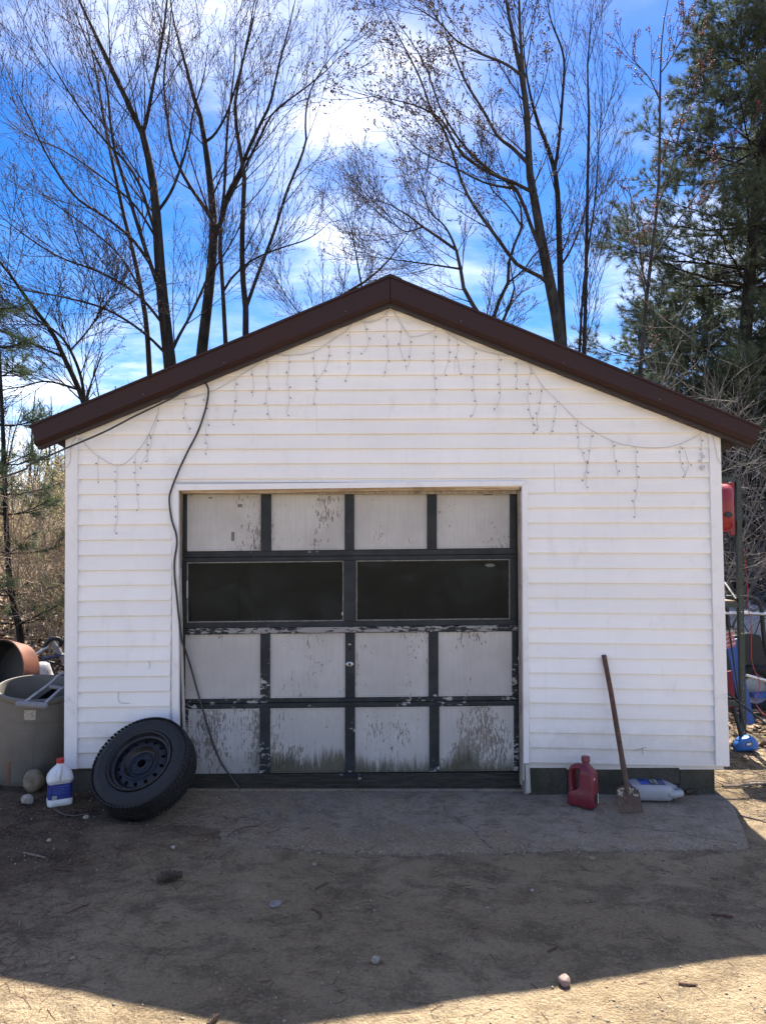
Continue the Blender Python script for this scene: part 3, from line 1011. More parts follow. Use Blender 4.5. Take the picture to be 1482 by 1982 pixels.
def tubes(paths, rad, sides):
    """many tubes at once -> verts, quads"""
    K, n, _ = paths.shape
    t, a, b = frames(paths)
    ang = np.arange(sides) * 2 * math.pi / sides
    v = paths[:, :, None, :] + rad[:, :, None, None] * (a[:, :, None, :] * np.cos(ang)[None, None, :, None] + b[:, :, None, :] * np.sin(ang)[None, None, :, None])
    base = (np.arange(K) * n * sides)[:, None, None]
    i = np.arange(n - 1)[None, :, None] * sides
    j = np.arange(sides)[None, None, :]
    k = (j + 1) % sides
    q_ = np.stack([base + i + j, base + i + k, base + i + sides + k, base + i + sides + j], -1).reshape(-1, 4)
    return v.reshape(-1, 3), q_


class Geo:
    def __init__(s): s.v, s.q, s.t, s.n = [], [], [], 0

    def add(s, v, q_=None, t=None):
        s.v.append(v)
        if q_ is not None: s.q.append(q_ + s.n)
        if t is not None: s.t.append(t + s.n)
        s.n += len(v)

    def tubes(s, paths, rad, sides):
        if len(paths): s.add(*tubes(paths, rad, sides))

    def build(s, name, mat, parent=None, org=None, smooth=True):
        me = mesh_np(name, np.vstack(s.v), np.vstack(s.q) if s.q else None, np.vstack(s.t) if s.t else None)
        return link_mesh(name, me, mat, parent, org, smooth)


def at_t(paths, rads, idx_, t):
    """position, tangent, radius on path idx_ at fraction t"""
    n = paths.shape[1]
    f = np.clip(t, 0, 0.9999) * (n - 1)
    i = f.astype(int)
    w_ = (f - i)[:, None]
    p0, p1 = paths[idx_, i], paths[idx_, i + 1]
    d = p1 - p0
    d = d / (np.linalg.norm(d, axis=-1, keepdims=True) + 1e-9)
    r = rads[idx_, i] * (1 - w_[:, 0]) + rads[idx_, i + 1] * w_[:, 0]
    return p0 * (1 - w_) + p1 * w_, d, r


def spawn(rs, paths, rads, per, t0, t1, ang, length, n, up=0.25, wig=0.12, rk=0.55, rmin=0.003, tip=0.0025, flat=0.0, fall=0.6, side=None):
    """grow `per` children on each path; all numpy"""
    K = len(paths)
    if K == 0: return paths[:0], rads[:0]
    idx_ = np.repeat(np.arange(K), per)
    t = t0 + (t1 - t0) * ((np.tile(np.arange(per), K) + rs.uniform(0.1, 0.9, K * per)) / per)
    p, d, r = at_t(paths, rads, idx_, t)
    plen = np.linalg.norm(np.diff(paths, axis=1), axis=-1).sum(1)[idx_]
    rnd = rs.normal(size=p.shape)
    if side is not None: rnd = rnd + np.array(side)
    rnd -= d * (rnd * d).sum(-1, keepdims=True)
    rnd[:, 2] *= (1 - flat)
    rnd /= np.linalg.norm(rnd, axis=-1, keepdims=True) + 1e-9
    an = np.radians(ang * rs.uniform(0.7, 1.3, len(p)))[:, None]
    dr_ = d * np.cos(an) + rnd * np.sin(an)
    L = (length if np.isscalar(length) and length > 1e-6 and length >= 0.0 else 1.0) * np.ones(len(p))
    L = L * (plen if fall < 0 else 1.0) * rs.uniform(0.6, 1.2, len(p)) * (1 - abs(fall) * t)
    pts = np.empty((len(p), n, 3))
    pts[:, 0] = p
    cur = dr_
    for k in range(1, n):
        cur = cur + rs.normal(size=p.shape) * wig + np.array([0, 0, up]) / (n - 1)
        cur /= np.linalg.norm(cur, axis=-1, keepdims=True) + 1e-9
        pts[:, k] = pts[:, k - 1] + cur * (L / (n - 1))[:, None]
    r0 = np.clip(r * rk, rmin, None)
    rr = r0[:, None] + (tip - r0)[:, None] * (np.linspace(0, 1, n) ** 0.8)[None, :]
    return pts, np.clip(rr, 0.0012, None)


def octa(c, r, rs, stretch=1.6):
    """small bud shaped octahedra at points c"""
    K = len(c)
    ax = rs.normal(size=(K, 3)) * 0.5 + np.array([0, 0, 0.8])
    ax /= np.linalg.norm(ax, axis=-1, keepdims=True)
    o = np.cross(ax, rs.normal(size=(K, 3)))
    o /= np.linalg.norm(o, axis=-1, keepdims=True) + 1e-9
    o2 = np.cross(ax, o)
    r = (r * rs.uniform(0.6, 1.3, K))[:, None]
    v = np.stack([c + ax * r * stretch, c + o * r, c + o2 * r, c - o * r, c - o2 * r, c - ax * r * stretch], 1)
    base = (np.arange(K) * 6)[:, None, None]
    f = np.array([[0, 1, 2], [0, 2, 3], [0, 3, 4], [0, 4, 1], [5, 2, 1], [5, 3, 2], [5, 4, 3], [5, 1, 4]])[None]
    return v.reshape(-1, 3), (base + f).reshape(-1, 3)


def resample(pts, rad, n):
    pts = np.array(pts, float)
    d = np.concatenate([[0], np.cumsum(np.linalg.norm(np.diff(pts, axis=0), axis=1))])
    u = np.linspace(0, d[-1], n)
    return np.stack([np.interp(u, d, pts[:, k]) for k in range(3)], 1), np.interp(u, d, rad)


def px_path(pix, y, w0, w1, n=26, dy=0.0, to_ground=True, rs=None):
    """photo polyline (pixels) standing at depth y -> smoothed path and radii; dy leans it in depth"""
    m = len(pix)
    pts = [np.array(P(px, py, y + dy * k / max(1, m - 1))) for k, (px, py) in enumerate(pix)]
    sm = [np.array(v) for v in smooth_path(pts, 5)]
    mpp = (y - CAM[1]) / F_PX
    rad = list(np.linspace(w0, w1, len(sm)) * mpp * 0.385)
    if to_ground:
        b = sm[0].copy()
        d = sm[1] - sm[0]
        d /= abs(d[2]) + 1e-6
        g = gh(b[0], b[1])
        foot = b - d * (b[2] - g) * 0.6
        foot[2] = g - 0.1
        foot[1] = y
        flare = [foot, (foot * 0.9 + b * 0.1), (foot * 0.5 + b * 0.5)]
        sm = flare + sm
        rad = [rad[0] * 1.55, rad[0] * 1.2, rad[0] * 1.08] + rad
    return resample(sm, rad, n)


def mat_bark(name, a, b, sc=14):
    m, nt = new_mat(name)
    p = pos(nt)
    f = nt.noise(nt.vmul(p, (1, 1, 0.22)), sc, 6, 0.7, 0.3)
    c = nt.mix(nt.step(f, 0.32, 0.68), a, b)
    c = nt.mix(nt.math('MULTIPLY', nt.step(nt.noise(p, 3.0, 5, 0.6), 0.55, 0.75), 0.6), c, tuple(min(1, x * 1.5) for x in b))
    finish(nt, c, 0.9, 0, f, 0.02, 0.15)
    return m


M['bark_grey'] = mat_bark('grey_maple_bark', (0.022, 0.021, 0.020), (0.064, 0.061, 0.058))
M['bark_dark'] = mat_bark('dark_bark', (0.013, 0.012, 0.0115), (0.038, 0.035, 0.033))
M['bark_pale'] = mat_bark('pale_twig_bark', (0.11, 0.098, 0.092), (0.26, 0.235, 0.22))
M['bark_tan'] = mat_bark('tan_twig_bark', (0.24, 0.18, 0.12), (0.48, 0.38, 0.27))
M['twig'] = mat_bark('dark_twig', (0.024, 0.018, 0.017), (0.060, 0.046, 0.042))
M['bud_dark'] = simple('dark_bud', (0.075, 0.040, 0.038), 0.7, var=0.3)
M['bud_red'] = simple('red_bud', (0.21, 0.050, 0.048), 0.65, var=0.4, scale=3)
M['bud_yellow'] = simple('yellow_blossom', (0.36, 0.31, 0.07), 0.7, var=0.4, scale=3)


def bare_tree(name, label, trunks, limbs, seed, bark='bark_grey', bud='bud_dark', bud_n=1, bud_r=0.008, density=1.0, limb_len=2.6, side=None, t_first=0.45, group=None, wig=0.07, ang=42, up=0.45, budmul=1.0):
    """trunks / limbs: list of (path, rad). Extra limbs, branches and twigs are grown on them."""
    rs = np.random.RandomState(seed)
    root = thing(name, tuple(trunks[0][0][0] + np.array([0, 0, 0.1])), label, 'tree', group)
    pool = np.vstack([p for p, r in trunks])
    fixed = []
    for p, r in limbs:
        dist = np.linalg.norm(pool - p[0], axis=1)
        tgt = pool[dist.argmin()]
        u = np.linspace(0, 1, len(p))[:, None]
        p = p + (tgt - p[0]) * (1 - u) ** 2
        r = r * np.interp(np.linspace(0, 1, len(p)), [0, 0.75, 1], [1, 0.85, 0.3])
        fixed.append((p, r))
        pool = np.vstack([pool, p])
    limbs = fixed
    trunks = [(p, r * np.interp(np.linspace(0, 1, len(p)), [0, 0.8, 1], [1, 0.95, 0.35])) for p, r in trunks]
    for p, r in trunks:
        g = Geo()
        g.tubes(p[None], r[None], 10)
        g.build('trunk', M[bark], root)
    for p, r in limbs:
        g = Geo()
        g.tubes(p[None], r[None], 7)
        g.build('limb', M[bark], root)
    n = 26
    main = trunks + limbs
    mp = np.stack([resample(p, r, n)[0] for p, r in main])
    mr = np.stack([resample(p, r, n)[1] for p, r in main])
    tlen = np.linalg.norm(np.diff(mp, axis=1), axis=-1).sum(1)
    g = Geo()
    # secondary limbs from the trunks, then long straight shoots, then short spurs
    nt_ = len(trunks)
    l1p, l1r = spawn(rs, mp[:nt_], mr[:nt_], max(2, int(13 * density)), t_first, 0.97, ang * 0.85, limb_len * 1.15, 10, up, wig * 0.38, 0.30, 0.006, 0.003, fall=0.45, side=side)
    g.tubes(l1p, l1r, 6)
    if limbs:
        l2p, l2r = spawn(rs, mp[nt_:], mr[nt_:], max(2, int(10 * density)), 0.10, 0.98, 28, limb_len * 0.85, 10, up, wig * 0.35, 0.40, 0.0055, 0.003, fall=0.35, side=side)
        g.tubes(l2p, l2r, 5)
        bp, br = np.vstack([l1p, l2p]), np.vstack([l1r, l2r])
    else:
        bp, br = l1p, l1r
    b2p, b2r = spawn(rs, bp, br, max(2, int(7 * density)), 0.10, 0.99, 29, limb_len * 0.38, 7, up * 0.8, wig * 0.45, 0.5, 0.0040, 0.0024, fall=0.35)
    g.tubes(b2p, b2r, 4)
    b3p, b3r = spawn(rs, b2p, b2r, 3, 0.2, 0.97, 33, limb_len * 0.14, 4, 0.35, 0.045, 0.6, 0.0032, 0.0024, fall=0.3)
    g.tubes(b3p, b3r, 3)
    b4p, b4r = spawn(rs, b3p, b3r, 1, 0.3, 0.9, 45, limb_len * 0.05, 3, 0.2, 0.1, 0.7, 0.003, 0.0026, fall=0.2)
    g.tubes(b4p, b4r, 3)
    g.build('crown', M['twig' if bark != 'bark_pale' else 'bark_pale'], root)
    if bud:
        bg_ = Geo()
        ends = np.vstack([b4p[:, -1], b3p[:, -1], b2p[:, -1]])
        if budmul < 1: ends = ends[rs.rand(len(ends)) < budmul]
        for k in range(bud_n):
            c = ends + rs.normal(size=ends.shape) * (0.0 if k == 0 else 0.02)
            v, t = octa(c, bud_r, rs)
            bg_.add(v, None, t)
        if bud_n > 1:
            mids = np.vstack([b3p[:, 2], b4p[:, 1]])
            v, t = octa(mids + rs.normal(size=mids.shape) * 0.008, bud_r * 0.9, rs)
            bg_.add(v, None, t)
        o = bg_.build('buds', M[bud], root, smooth=False)
        o['kind'] = 'stuff'
    return root


YA = 7.4
pp = px_path
bare_tree('maple_tree', 'tall bare maple with a thick dark trunk rising above the left roof slope', 
          [pp([(332, 730), (322, 640), (313, 560), (308, 490), (304, 430), (299, 370), (290, 320), (281, 270), (252, 208), (225, 150), (182, 60), (140, -30), (110, -120)], YA, 33, 7, dy=0.6)],
          [pp([(281, 268), (289, 236), (300, 165), (315, 80), (325, -10), (330, -90)], YA + .35, 11, 4, dy=-0.5, to_ground=False),
           pp([(318, 412), (342, 372), (359, 320), (372, 262), (377, 215), (395, 150), (405, 70)], YA, 9, 3.5, dy=1.2, to_ground=False),
           pp([(310, 580), (282, 495), (265, 440), (250, 390), (232, 330), (222, 296), (213, 240), (203, 150), (160, 60), (130, -20)], YA, 12, 4, dy=-1.0, to_ground=False),
           pp([(302, 440), (285, 390), (270, 345), (240, 300), (200, 262), (150, 200), (105, 130), (60, 60)], YA + .1, 9, 3, dy=-1.6, to_ground=False),
           pp([(308, 500), (270, 455), (215, 415), (150, 375), (95, 300), (50, 210), (10, 130)], YA, 9, 3, dy=-1.0, to_ground=False),
           pp([(312, 605), (262, 552), (190, 515), (110, 490), (30, 440), (-40, 380)], YA, 8, 3, dy=-0.8, to_ground=False),
           pp([(325, 695), (275, 645), (205, 600), (120, 575), (40, 560), (-30, 530)], YA, 8, 3, dy=-1.2, to_ground=False),
           pp([(306, 470), (262, 400), (200, 345), (120, 290), (50, 260), (-20, 200)], YA, 7, 2.5, dy=0.8, to_ground=False),
           pp([(330, 690), (348, 650), (375, 600), (400, 540), (405, 500)], YA, 10, 3.5, dy=1.0, to_ground=False)],
          11, limb_len=2.5, side=(-0.35, 0, 0), t_first=0.55, bark='bark_dark', bud_r=0.009, up=0.5)
bare_tree('maple_tree', 'forked bare maple whose trunk splits in a wide V above the left roof slope',
          [pp([(388, 705), (398, 620), (407, 540), (413, 470), (414, 435), (411, 395), (405, 335), (398, 288), (392, 240), (376, 190), (358, 120), (336, 40), (325, -40)], YA + 1.3, 29, 6, dy=0.8)],
          [pp([(416, 438), (432, 402), (442, 360), (466, 318), (482, 278), (510, 222), (525, 190), (541, 120), (560, 50), (578, -30)], YA + 1.3, 14, 4, dy=-0.8, to_ground=False),
           pp([(412, 436), (386, 392), (356, 346), (331, 290), (322, 230), (316, 150), (328, 60), (335, -20)], YA + 1.3, 12, 4, dy=1.0, to_ground=False),
           pp([(398, 290), (416, 274), (440, 228), (460, 160), (486, 60), (503, -30)], YA + 1.8, 8, 3, dy=-1.0, to_ground=False),
           pp([(430, 400), (462, 340), (500, 268), (530, 215), (590, 170), (640, 128), (690, 70)], YA + 1.2, 8, 2.5, dy=-1.2, to_ground=False)],
          12, limb_len=2.3, t_first=0.5, bark='bark_dark', bud_r=0.009)
bare_tree('maple_tree', 'slender bare maple with two upright stems standing right of the forked maple',
          [pp([(475, 668), (476, 600), (469, 520), (470, 420), (473, 335), (461, 272), (455, 200), (470, 120), (490, 20), (495, -40)], YA + .6, 17, 5, dy=0.4),
           pp([(438, 690), (433, 590), (428, 500), (426, 440), (436, 350), (440, 250), (455, 120), (458, 0)], YA + .9, 12, 4, dy=0.4)],
          [pp([(478, 596), (501, 530), (531, 450), (556, 370), (580, 312), (593, 270), (591, 230), (603, 170), (640, 112), (690, 62)], YA + .6, 10, 3, dy=-0.7, to_ground=False),
           pp([(431, 560), (452, 530), (490, 500), (540, 480), (600, 460), (650, 420)], YA + .9, 7, 2.5, dy=-0.8, to_ground=False)],
          13, limb_len=1.9, t_first=0.5, density=0.8, side=(0.3, 0, 0), bark='bark_dark')
bare_tree('maple_tree', 'thin bare tree with one straight stem left of the thick maple',
          [pp([(291, 745), (284, 630), (270, 545), (256, 480), (243, 430), (230, 370), (215, 300), (200, 222), (188, 150), (170, 60), (150, -30)], YA + 2.2, 14, 4, dy=0.5)],
          [pp([(268, 535), (230, 480), (180, 440), (110, 395), (40, 340)], YA + 2.2, 6, 2.5, dy=-1, to_ground=False)],
          14, limb_len=2.2, t_first=0.45, density=0.8, side=(-0.6, 0, 0), bark='bark_dark')
bare_tree('leaning_tree', 'dark bare tree leaning left over the lower left end of the roof',
          [pp([(170, 800), (150, 745), (128, 700), (100, 640), (62, 592), (30, 545), (-5, 500), (-60, 430)], 6.6, 15, 6, dy=-0.4)],
          [pp([(262, 752), (222, 700), (176, 656), (140, 632), (72, 606), (0, 572), (-60, 540)], 6.4, 9, 4, dy=-0.5, to_ground=False),
           pp([(186, 662), (198, 620), (200, 590), (185, 560)], 6.2, 5, 2, to_ground=False),
           pp([(118, 690), (60, 665), (0, 640), (-60, 620)], 6.6, 6, 3, dy=-1, to_ground=False),
           pp([(150, 748), (90, 735), (40, 748), (-30, 760)], 6.6, 6, 3, dy=-1, to_ground=False)],
          15, limb_len=1.7, t_first=0.5, density=1.5, bark='bark_dark', up=0.1, ang=50)
bare_tree('leaning_tree', 'low bare branchy tree peeping over the roof just left of the gable peak',
          [pp([(620, 640), (645, 583), (695, 553), (742, 515), (768, 482), (790, 450), (800, 420)], 9.0, 9, 3, dy=0.4),
           pp([(712, 640), (703, 575), (692, 510), (682, 455), (668, 405), (662, 360)], 9.0, 6, 2.5, dy=0.3)],
          [pp([(560, 640), (545, 590), (528, 530), (522, 500)], 9.2, 4, 2, to_ground=False)],
          16, limb_len=1.6, t_first=0.55, density=1.25, bark='bark_dark', bud_r=0.008, up=0.35, ang=48)
bare_tree('leaning_tree', 'crooked bare tree leaning left behind the right roof slope near the peak',
          [pp([(945, 640), (925, 603), (905, 578), (892, 540), (890, 512), (880, 480), (842, 456), (800, 426), (770, 402), (722, 386), (690, 360)], 8.4, 13, 4, dy=0.5)],
          [pp([(886, 500), (874, 468), (858, 440), (836, 418), (820, 380), (800, 330)], 8.6, 7, 2.5, to_ground=False, dy=.5),
           pp([(890, 530), (850, 520), (800, 510), (740, 500), (700, 495)], 8.5, 6, 2, to_ground=False, dy=-.8),
           pp([(800, 426), (770, 440), (735, 400), (700, 380)], 8.6, 4, 2, to_ground=False, dy=-.4)],
          17, limb_len=1.7, t_first=0.5, density=1.2, bark='bark_grey', bud_r=0.008, ang=50)
bare_tree('leaning_tree', 'dark multi stemmed bare tree with short crooked limbs right of the gable peak',
          [pp([(948, 640), (962, 590), (980, 556), (985, 530), (985, 500), (1004, 452), (1013, 424), (1000, 385), (975, 330), (955, 260)], 7.7, 11, 3.5, dy=0.4),
           pp([(962, 645), (982, 600), (995, 560), (988, 520), (983, 466)], 7.7, 9, 4, dy=0.1)],
          [pp([(1010, 430), (985, 396), (950, 362), (940, 320), (945, 270)], 7.8, 5, 2, to_ground=False, dy=-.5),
           pp([(985, 545), (1015, 520), (1032, 495), (1060, 470), (1100, 450)], 7.7, 6, 2, to_ground=False, dy=.5)],
          18, limb_len=1.3, t_first=0.5, density=1.0, bark='bark_dark', ang=50)
bare_tree('red_maple_tree', 'largest bare maple with reddish buds and long limbs sweeping left above the right roof slope',
          [pp([(1088, 690), (1078, 620), (1064, 550), (1051, 485), (1041, 430), (1031, 370), (1023, 325), (1020, 230), (1008, 140), (990, 60), (972, -40), (960, -120)], 8.0, 33, 8, dy=0.4),
           pp([(1030, 372), (1024, 300), (1017, 200), (1010, 120), (1005, 40), (1003, -60)], 7.9, 14, 6, dy=-.4, to_ground=False)],
          [pp([(1046, 537), (1022, 517), (986, 500), (951, 452), (921, 410), (896, 370), (881, 330), (870, 290), (851, 240), (834, 218), (811, 150), (776, 80), (745, 20), (728, -30)], 8.0, 11, 4, dy=-1.0, to_ground=False),
           pp([(1043, 505), (1022, 452), (1006, 402), (985, 360), (940, 330), (900, 290), (871, 250), (846, 200), (821, 125), (781, 60), (738, 10)], 8.0, 11, 3.5, dy=0.6, to_ground=False),
           pp([(1024, 382), (986, 360), (958, 348), (925, 328), (890, 300), (860, 243), (838, 222), (800, 204), (758, 192), (705, 178)], 8.0, 10, 3, dy=-1.4, to_ground=False),
           pp([(1019, 320), (982, 282), (960, 265), (930, 210), (900, 160), (880, 110), (858, 50), (842, -20)], 8.0, 11, 4, dy=0.9, to_ground=False),
           pp([(1000, 175), (970, 142), (922, 112), (880, 82), (850, 45), (800, 10)], 8.0, 8, 3, dy=-0.6, to_ground=False),
           pp([(985, 360), (930, 350), (870, 320), (810, 290), (760, 240)], 8.2, 7, 2.5, dy=1.0, to_ground=False)],
          19, limb_len=2.1, t_first=0.62, bud='bud_dark', bud_n=2, bud_r=0.0125, density=0.95, bark='bark_grey', side=(-0.5, 0, 0), up=0.35)
bare_tree('maple_tree', 'upright bare maple close beside the reddish budded maple',
          [pp([(1092, 700), (1086, 600), (1083, 505), (1080, 420), (1076, 345), (1062, 292), (1041, 240), (1027, 190), (1015, 120), (1010, 20)], 8.7, 20, 5, dy=0.5)],
          [pp([(1077, 335), (1083, 290), (1089, 200), (1091, 110), (1066, 40), (1054, -30)], 8.7, 10, 4, dy=-.4, to_ground=False),
           pp([(1083, 500), (1105, 470), (1125, 425), (1140, 380), (1165, 340)], 8.7, 7, 2.5, dy=.5, to_ground=False)],
          20, limb_len=1.7, t_first=0.55, density=0.8, bark='bark_dark')
bare_tree('young_tree', 'slim straight bare tree with a fan of upright twigs right of the big maples',
          [pp([(1129, 710), (1132, 600), (1135, 440), (1137, 330), (1139, 220), (1136, 130), (1142, 60), (1150, -20)], 7.2, 11, 3.5, dy=0.2),
           pp([(1120, 690), (1128, 560), (1142, 450), (1152, 380), (1160, 250), (1170, 120)], 7.3, 7, 2.5, dy=0.2)],
          [], 21, limb_len=1.9, t_first=0.4, density=1.15, bark='bark_dark', bud=None, up=0.75, ang=32, side=(0.5, 0, 0))
bare_tree('young_tree', 'young bare maple with bright red buds standing before the pine',
          [pp([(1236, 745), (1244, 650), (1254, 545), (1265, 452), (1274, 355), (1276, 255), (1277, 155), (1281, 62), (1294, -10), (1300, -60)], 6.4, 11, 3, dy=0.1)],
          [pp([(1256, 540), (1242, 500), (1235, 440), (1225, 395)], 6.4, 4.5, 2, dy=-.4, to_ground=False),
           pp([(1275, 205), (1255, 155), (1232, 125), (1208, 98)], 6.4, 4, 2, dy=.2, to_ground=False),
           pp([(1280, 150), (1300, 115), (1318, 75), (1332, 38)], 6.4, 4, 2, dy=-.2, to_ground=False),
           pp([(1270, 420), (1300, 330), (1325, 200), (1345, 120), (1352, 80)], 6.4, 4.5, 2, dy=.4, to_ground=False),
           pp([(1262, 520), (1310, 440), (1370, 350), (1440, 270), (1482, 230)], 6.4, 5, 2, dy=.6, to_ground=False)],
          22, limb_len=0.9, t_first=0.4, density=0.65, bark='bark_grey', bud='bud_red', bud_n=2, bud_r=0.010, up=0.6, budmul=0.25)


# ---------------------------------------------------------------- pines
def mat_needles(name, a, b):
    m, nt = new_mat(name)
    p = pos(nt)
    f = nt.noise(p, 2.2, 5, 0.65)
    c = nt.mix(nt.step(f, 0.3, 0.7), a, b)
    df = nt.n('BsdfPrincipled', {'Base Color': c, 'Roughness': 0.6, 'Specular IOR Level': 0.25})
    tr = nt.n('BsdfTranslucent', {'Color': c})
    nt.n('OutputMaterial', {'Surface': nt.n('MixShader', {0: 0.3, 1: df, 2: tr})})
    return m


M['needles'] = mat_needles('pine_needles', (0.045, 0.066, 0.044), (0.110, 0.138, 0.085))
M['needles_light'] = mat_needles('young_pine_needles', (0.075, 0.115, 0.055), (0.17, 0.22, 0.10))


def needle_tufts(rs, c, d, per, length, width, spread=0.9):
    """per thin triangles around each twig point c with direction d"""
    K = len(c)
    cc, dd = np.repeat(c, per, 0), np.repeat(d, per, 0)
    n = dd + rs.normal(size=cc.shape) * spread * 0.75
    n /= np.linalg.norm(n, axis=-1, keepdims=True) + 1e-9
    o = np.cross(n, rs.normal(size=cc.shape))
    o /= np.linalg.norm(o, axis=-1, keepdims=True) + 1e-9
    L = (length * rs.uniform(0.7, 1.25, len(cc)))[:, None]
    s0 = cc + dd * rs.uniform(-0.06, 0.04, len(cc))[:, None]
    v = np.stack([s0 - o * width, s0 + o * width, s0 + n * L], 1).reshape(-1, 3)
    return v, np.arange(len(v)).reshape(-1, 3)


def pine(name, label, trunk, seed, whorls, bough, nb=6, mat='needles', bark='bark_dark', side=None, droop=0.05, per=16, nlen=0.13, nw=0.006, z0=0.2, sub=9, group=None, tw=3, wid=None):
    rs = np.random.RandomState(seed)
    p, r = trunk
    root = thing(name, tuple(p[0]), label, 'tree', group)
    g = Geo()
    g.tubes(p[None], r[None], 10)
    g.build('trunk', M[bark], root)
    n = len(p)
    bps, brs = [], []
    for k in range(whorls):
        t = z0 + (1 - z0) * (k + rs.uniform(-.25, .25)) / whorls
        t = min(max(t, 0.02), 0.99)
        i = int(t * (n - 1))
        L0 = bough * (1 - 0.75 * max(0, (t - z0) / (1 - z0)) ** 1.3)
        a0 = rs.uniform(0, 2 * math.pi)
        for b in range(nb):
            a = a0 + 2 * math.pi * b / nb + rs.uniform(-.35, .35)
            d = np.array([math.cos(a), math.sin(a), 0.15])
            L = L0 * rs.uniform(0.65, 1.15) * (1 + (0.45 * d[0] * side if side else 0))
            m = 12
            u = np.linspace(0, 1, m)[:, None]
            pth = p[i] + d * L * u + np.array([0, 0, 1.0]) * (L * (0.16 * u ** 2.2 - droop * u))
            pth = pth + np.cumsum(rs.normal(size=(m, 3)) * L * 0.008, 0)
            bps.append(pth)
            r0 = max(0.012, r[i] * 0.28)
            brs.append(np.linspace(r0, 0.005, m))
    bp, br = np.array(bps), np.array(brs)
    g = Geo()
    g.tubes(bp, br, 5)
    s1p, s1r = spawn(rs, bp, br, sub, 0.30, 0.98, 48, bough * 0.30, 6, 0.15, 0.08, 0.6, 0.005, 0.003, flat=0.75, fall=0.55)
    g.tubes(s1p, s1r, 3)
    s2p, s2r = spawn(rs, s1p, s1r, tw, 0.3, 1.0, 40, bough * 0.11, 3, 0.25, 0.1, 0.6, 0.003, 0.002, flat=0.4, fall=0.2)
    g.tubes(s2p, s2r, 3)
    g.build('boughs', M[bark], root)
    ends = np.vstack([s2p[:, -1], s1p[:, -1], s1p[:, 3], bp[:, -1]])
    dirs = np.vstack([s2p[:, -1] - s2p[:, -2], s1p[:, -1] - s1p[:, -2], s1p[:, 3] - s1p[:, 2], bp[:, -1] - bp[:, -2]])
    dirs /= np.linalg.norm(dirs, axis=-1, keepdims=True) + 1e-9
    ng = Geo()
    v, t = needle_tufts(rs, ends, dirs, per, nlen, nw)
    ng.add(v, None, t)
    ng.build('crown', M[mat], root, smooth=False)
    return root


pine('white_pine', 'tall dark white pine with tiered boughs at the right edge', px_path([(1425, 1000), (1432, 800), (1445, 600), (1462, 400), (1485, 200), (1512, 0), (1535, -150), (1550, -260)], 9.4, 40, 5, 40),
     41, 18, 3.1, nb=8, side=-0.35, per=40, sub=16, z0=0.08, tw=4, nlen=0.14, nw=0.0042)
pine('white_pine', 'second dark pine filling the gap behind the metal rack', px_path([(1530, 1000), (1535, 760), (1545, 520), (1556, 280), (1562, 120)], 11.5, 36, 6, 40),
     42, 19, 3.0, nb=7, per=32, sub=12, z0=0.05, tw=4, nlen=0.16, nw=0.0055)
pine('young_pine', 'young pine with lighter loose needles behind the right eave', px_path([(1300, 1000), (1302, 900), (1304, 780), (1306, 660), (1308, 560)], 12.5, 14, 3, 30),
     43, 13, 2.2, nb=7, per=20, sub=9, z0=0.1, nw=0.009)
pine('young_pine', 'thin young pine with sparse green tufts at the left edge',
     px_path([(38, 1215), (20, 1130), (12, 1000), (7, 850), (1, 720), (-4, 620), (-8, 540)], 4.6, 17, 4, 40), 44, 10, 1.0, nb=4, mat='needles_light', per=14, sub=6, z0=0.1, tw=3, nlen=0.12, nw=0.0032)
pine('white_pine', 'low dark pine behind the black cart right of the rack', px_path([(1455, 1090), (1456, 1000), (1458, 900), (1460, 800), (1462, 720)], 13.5, 20, 4, 30),
     46, 13, 2.4, nb=7, per=18, sub=9, z0=0.04, nw=0.010)
pine('young_pine', 'small dark spruce like pine far behind the left corner board', px_path([(135, 1060), (137, 980), (138, 920), (138, 885)], 22.0, 9, 2, 20),
     45, 11, 1.6, nb=6, per=14, sub=6, z0=0.05)


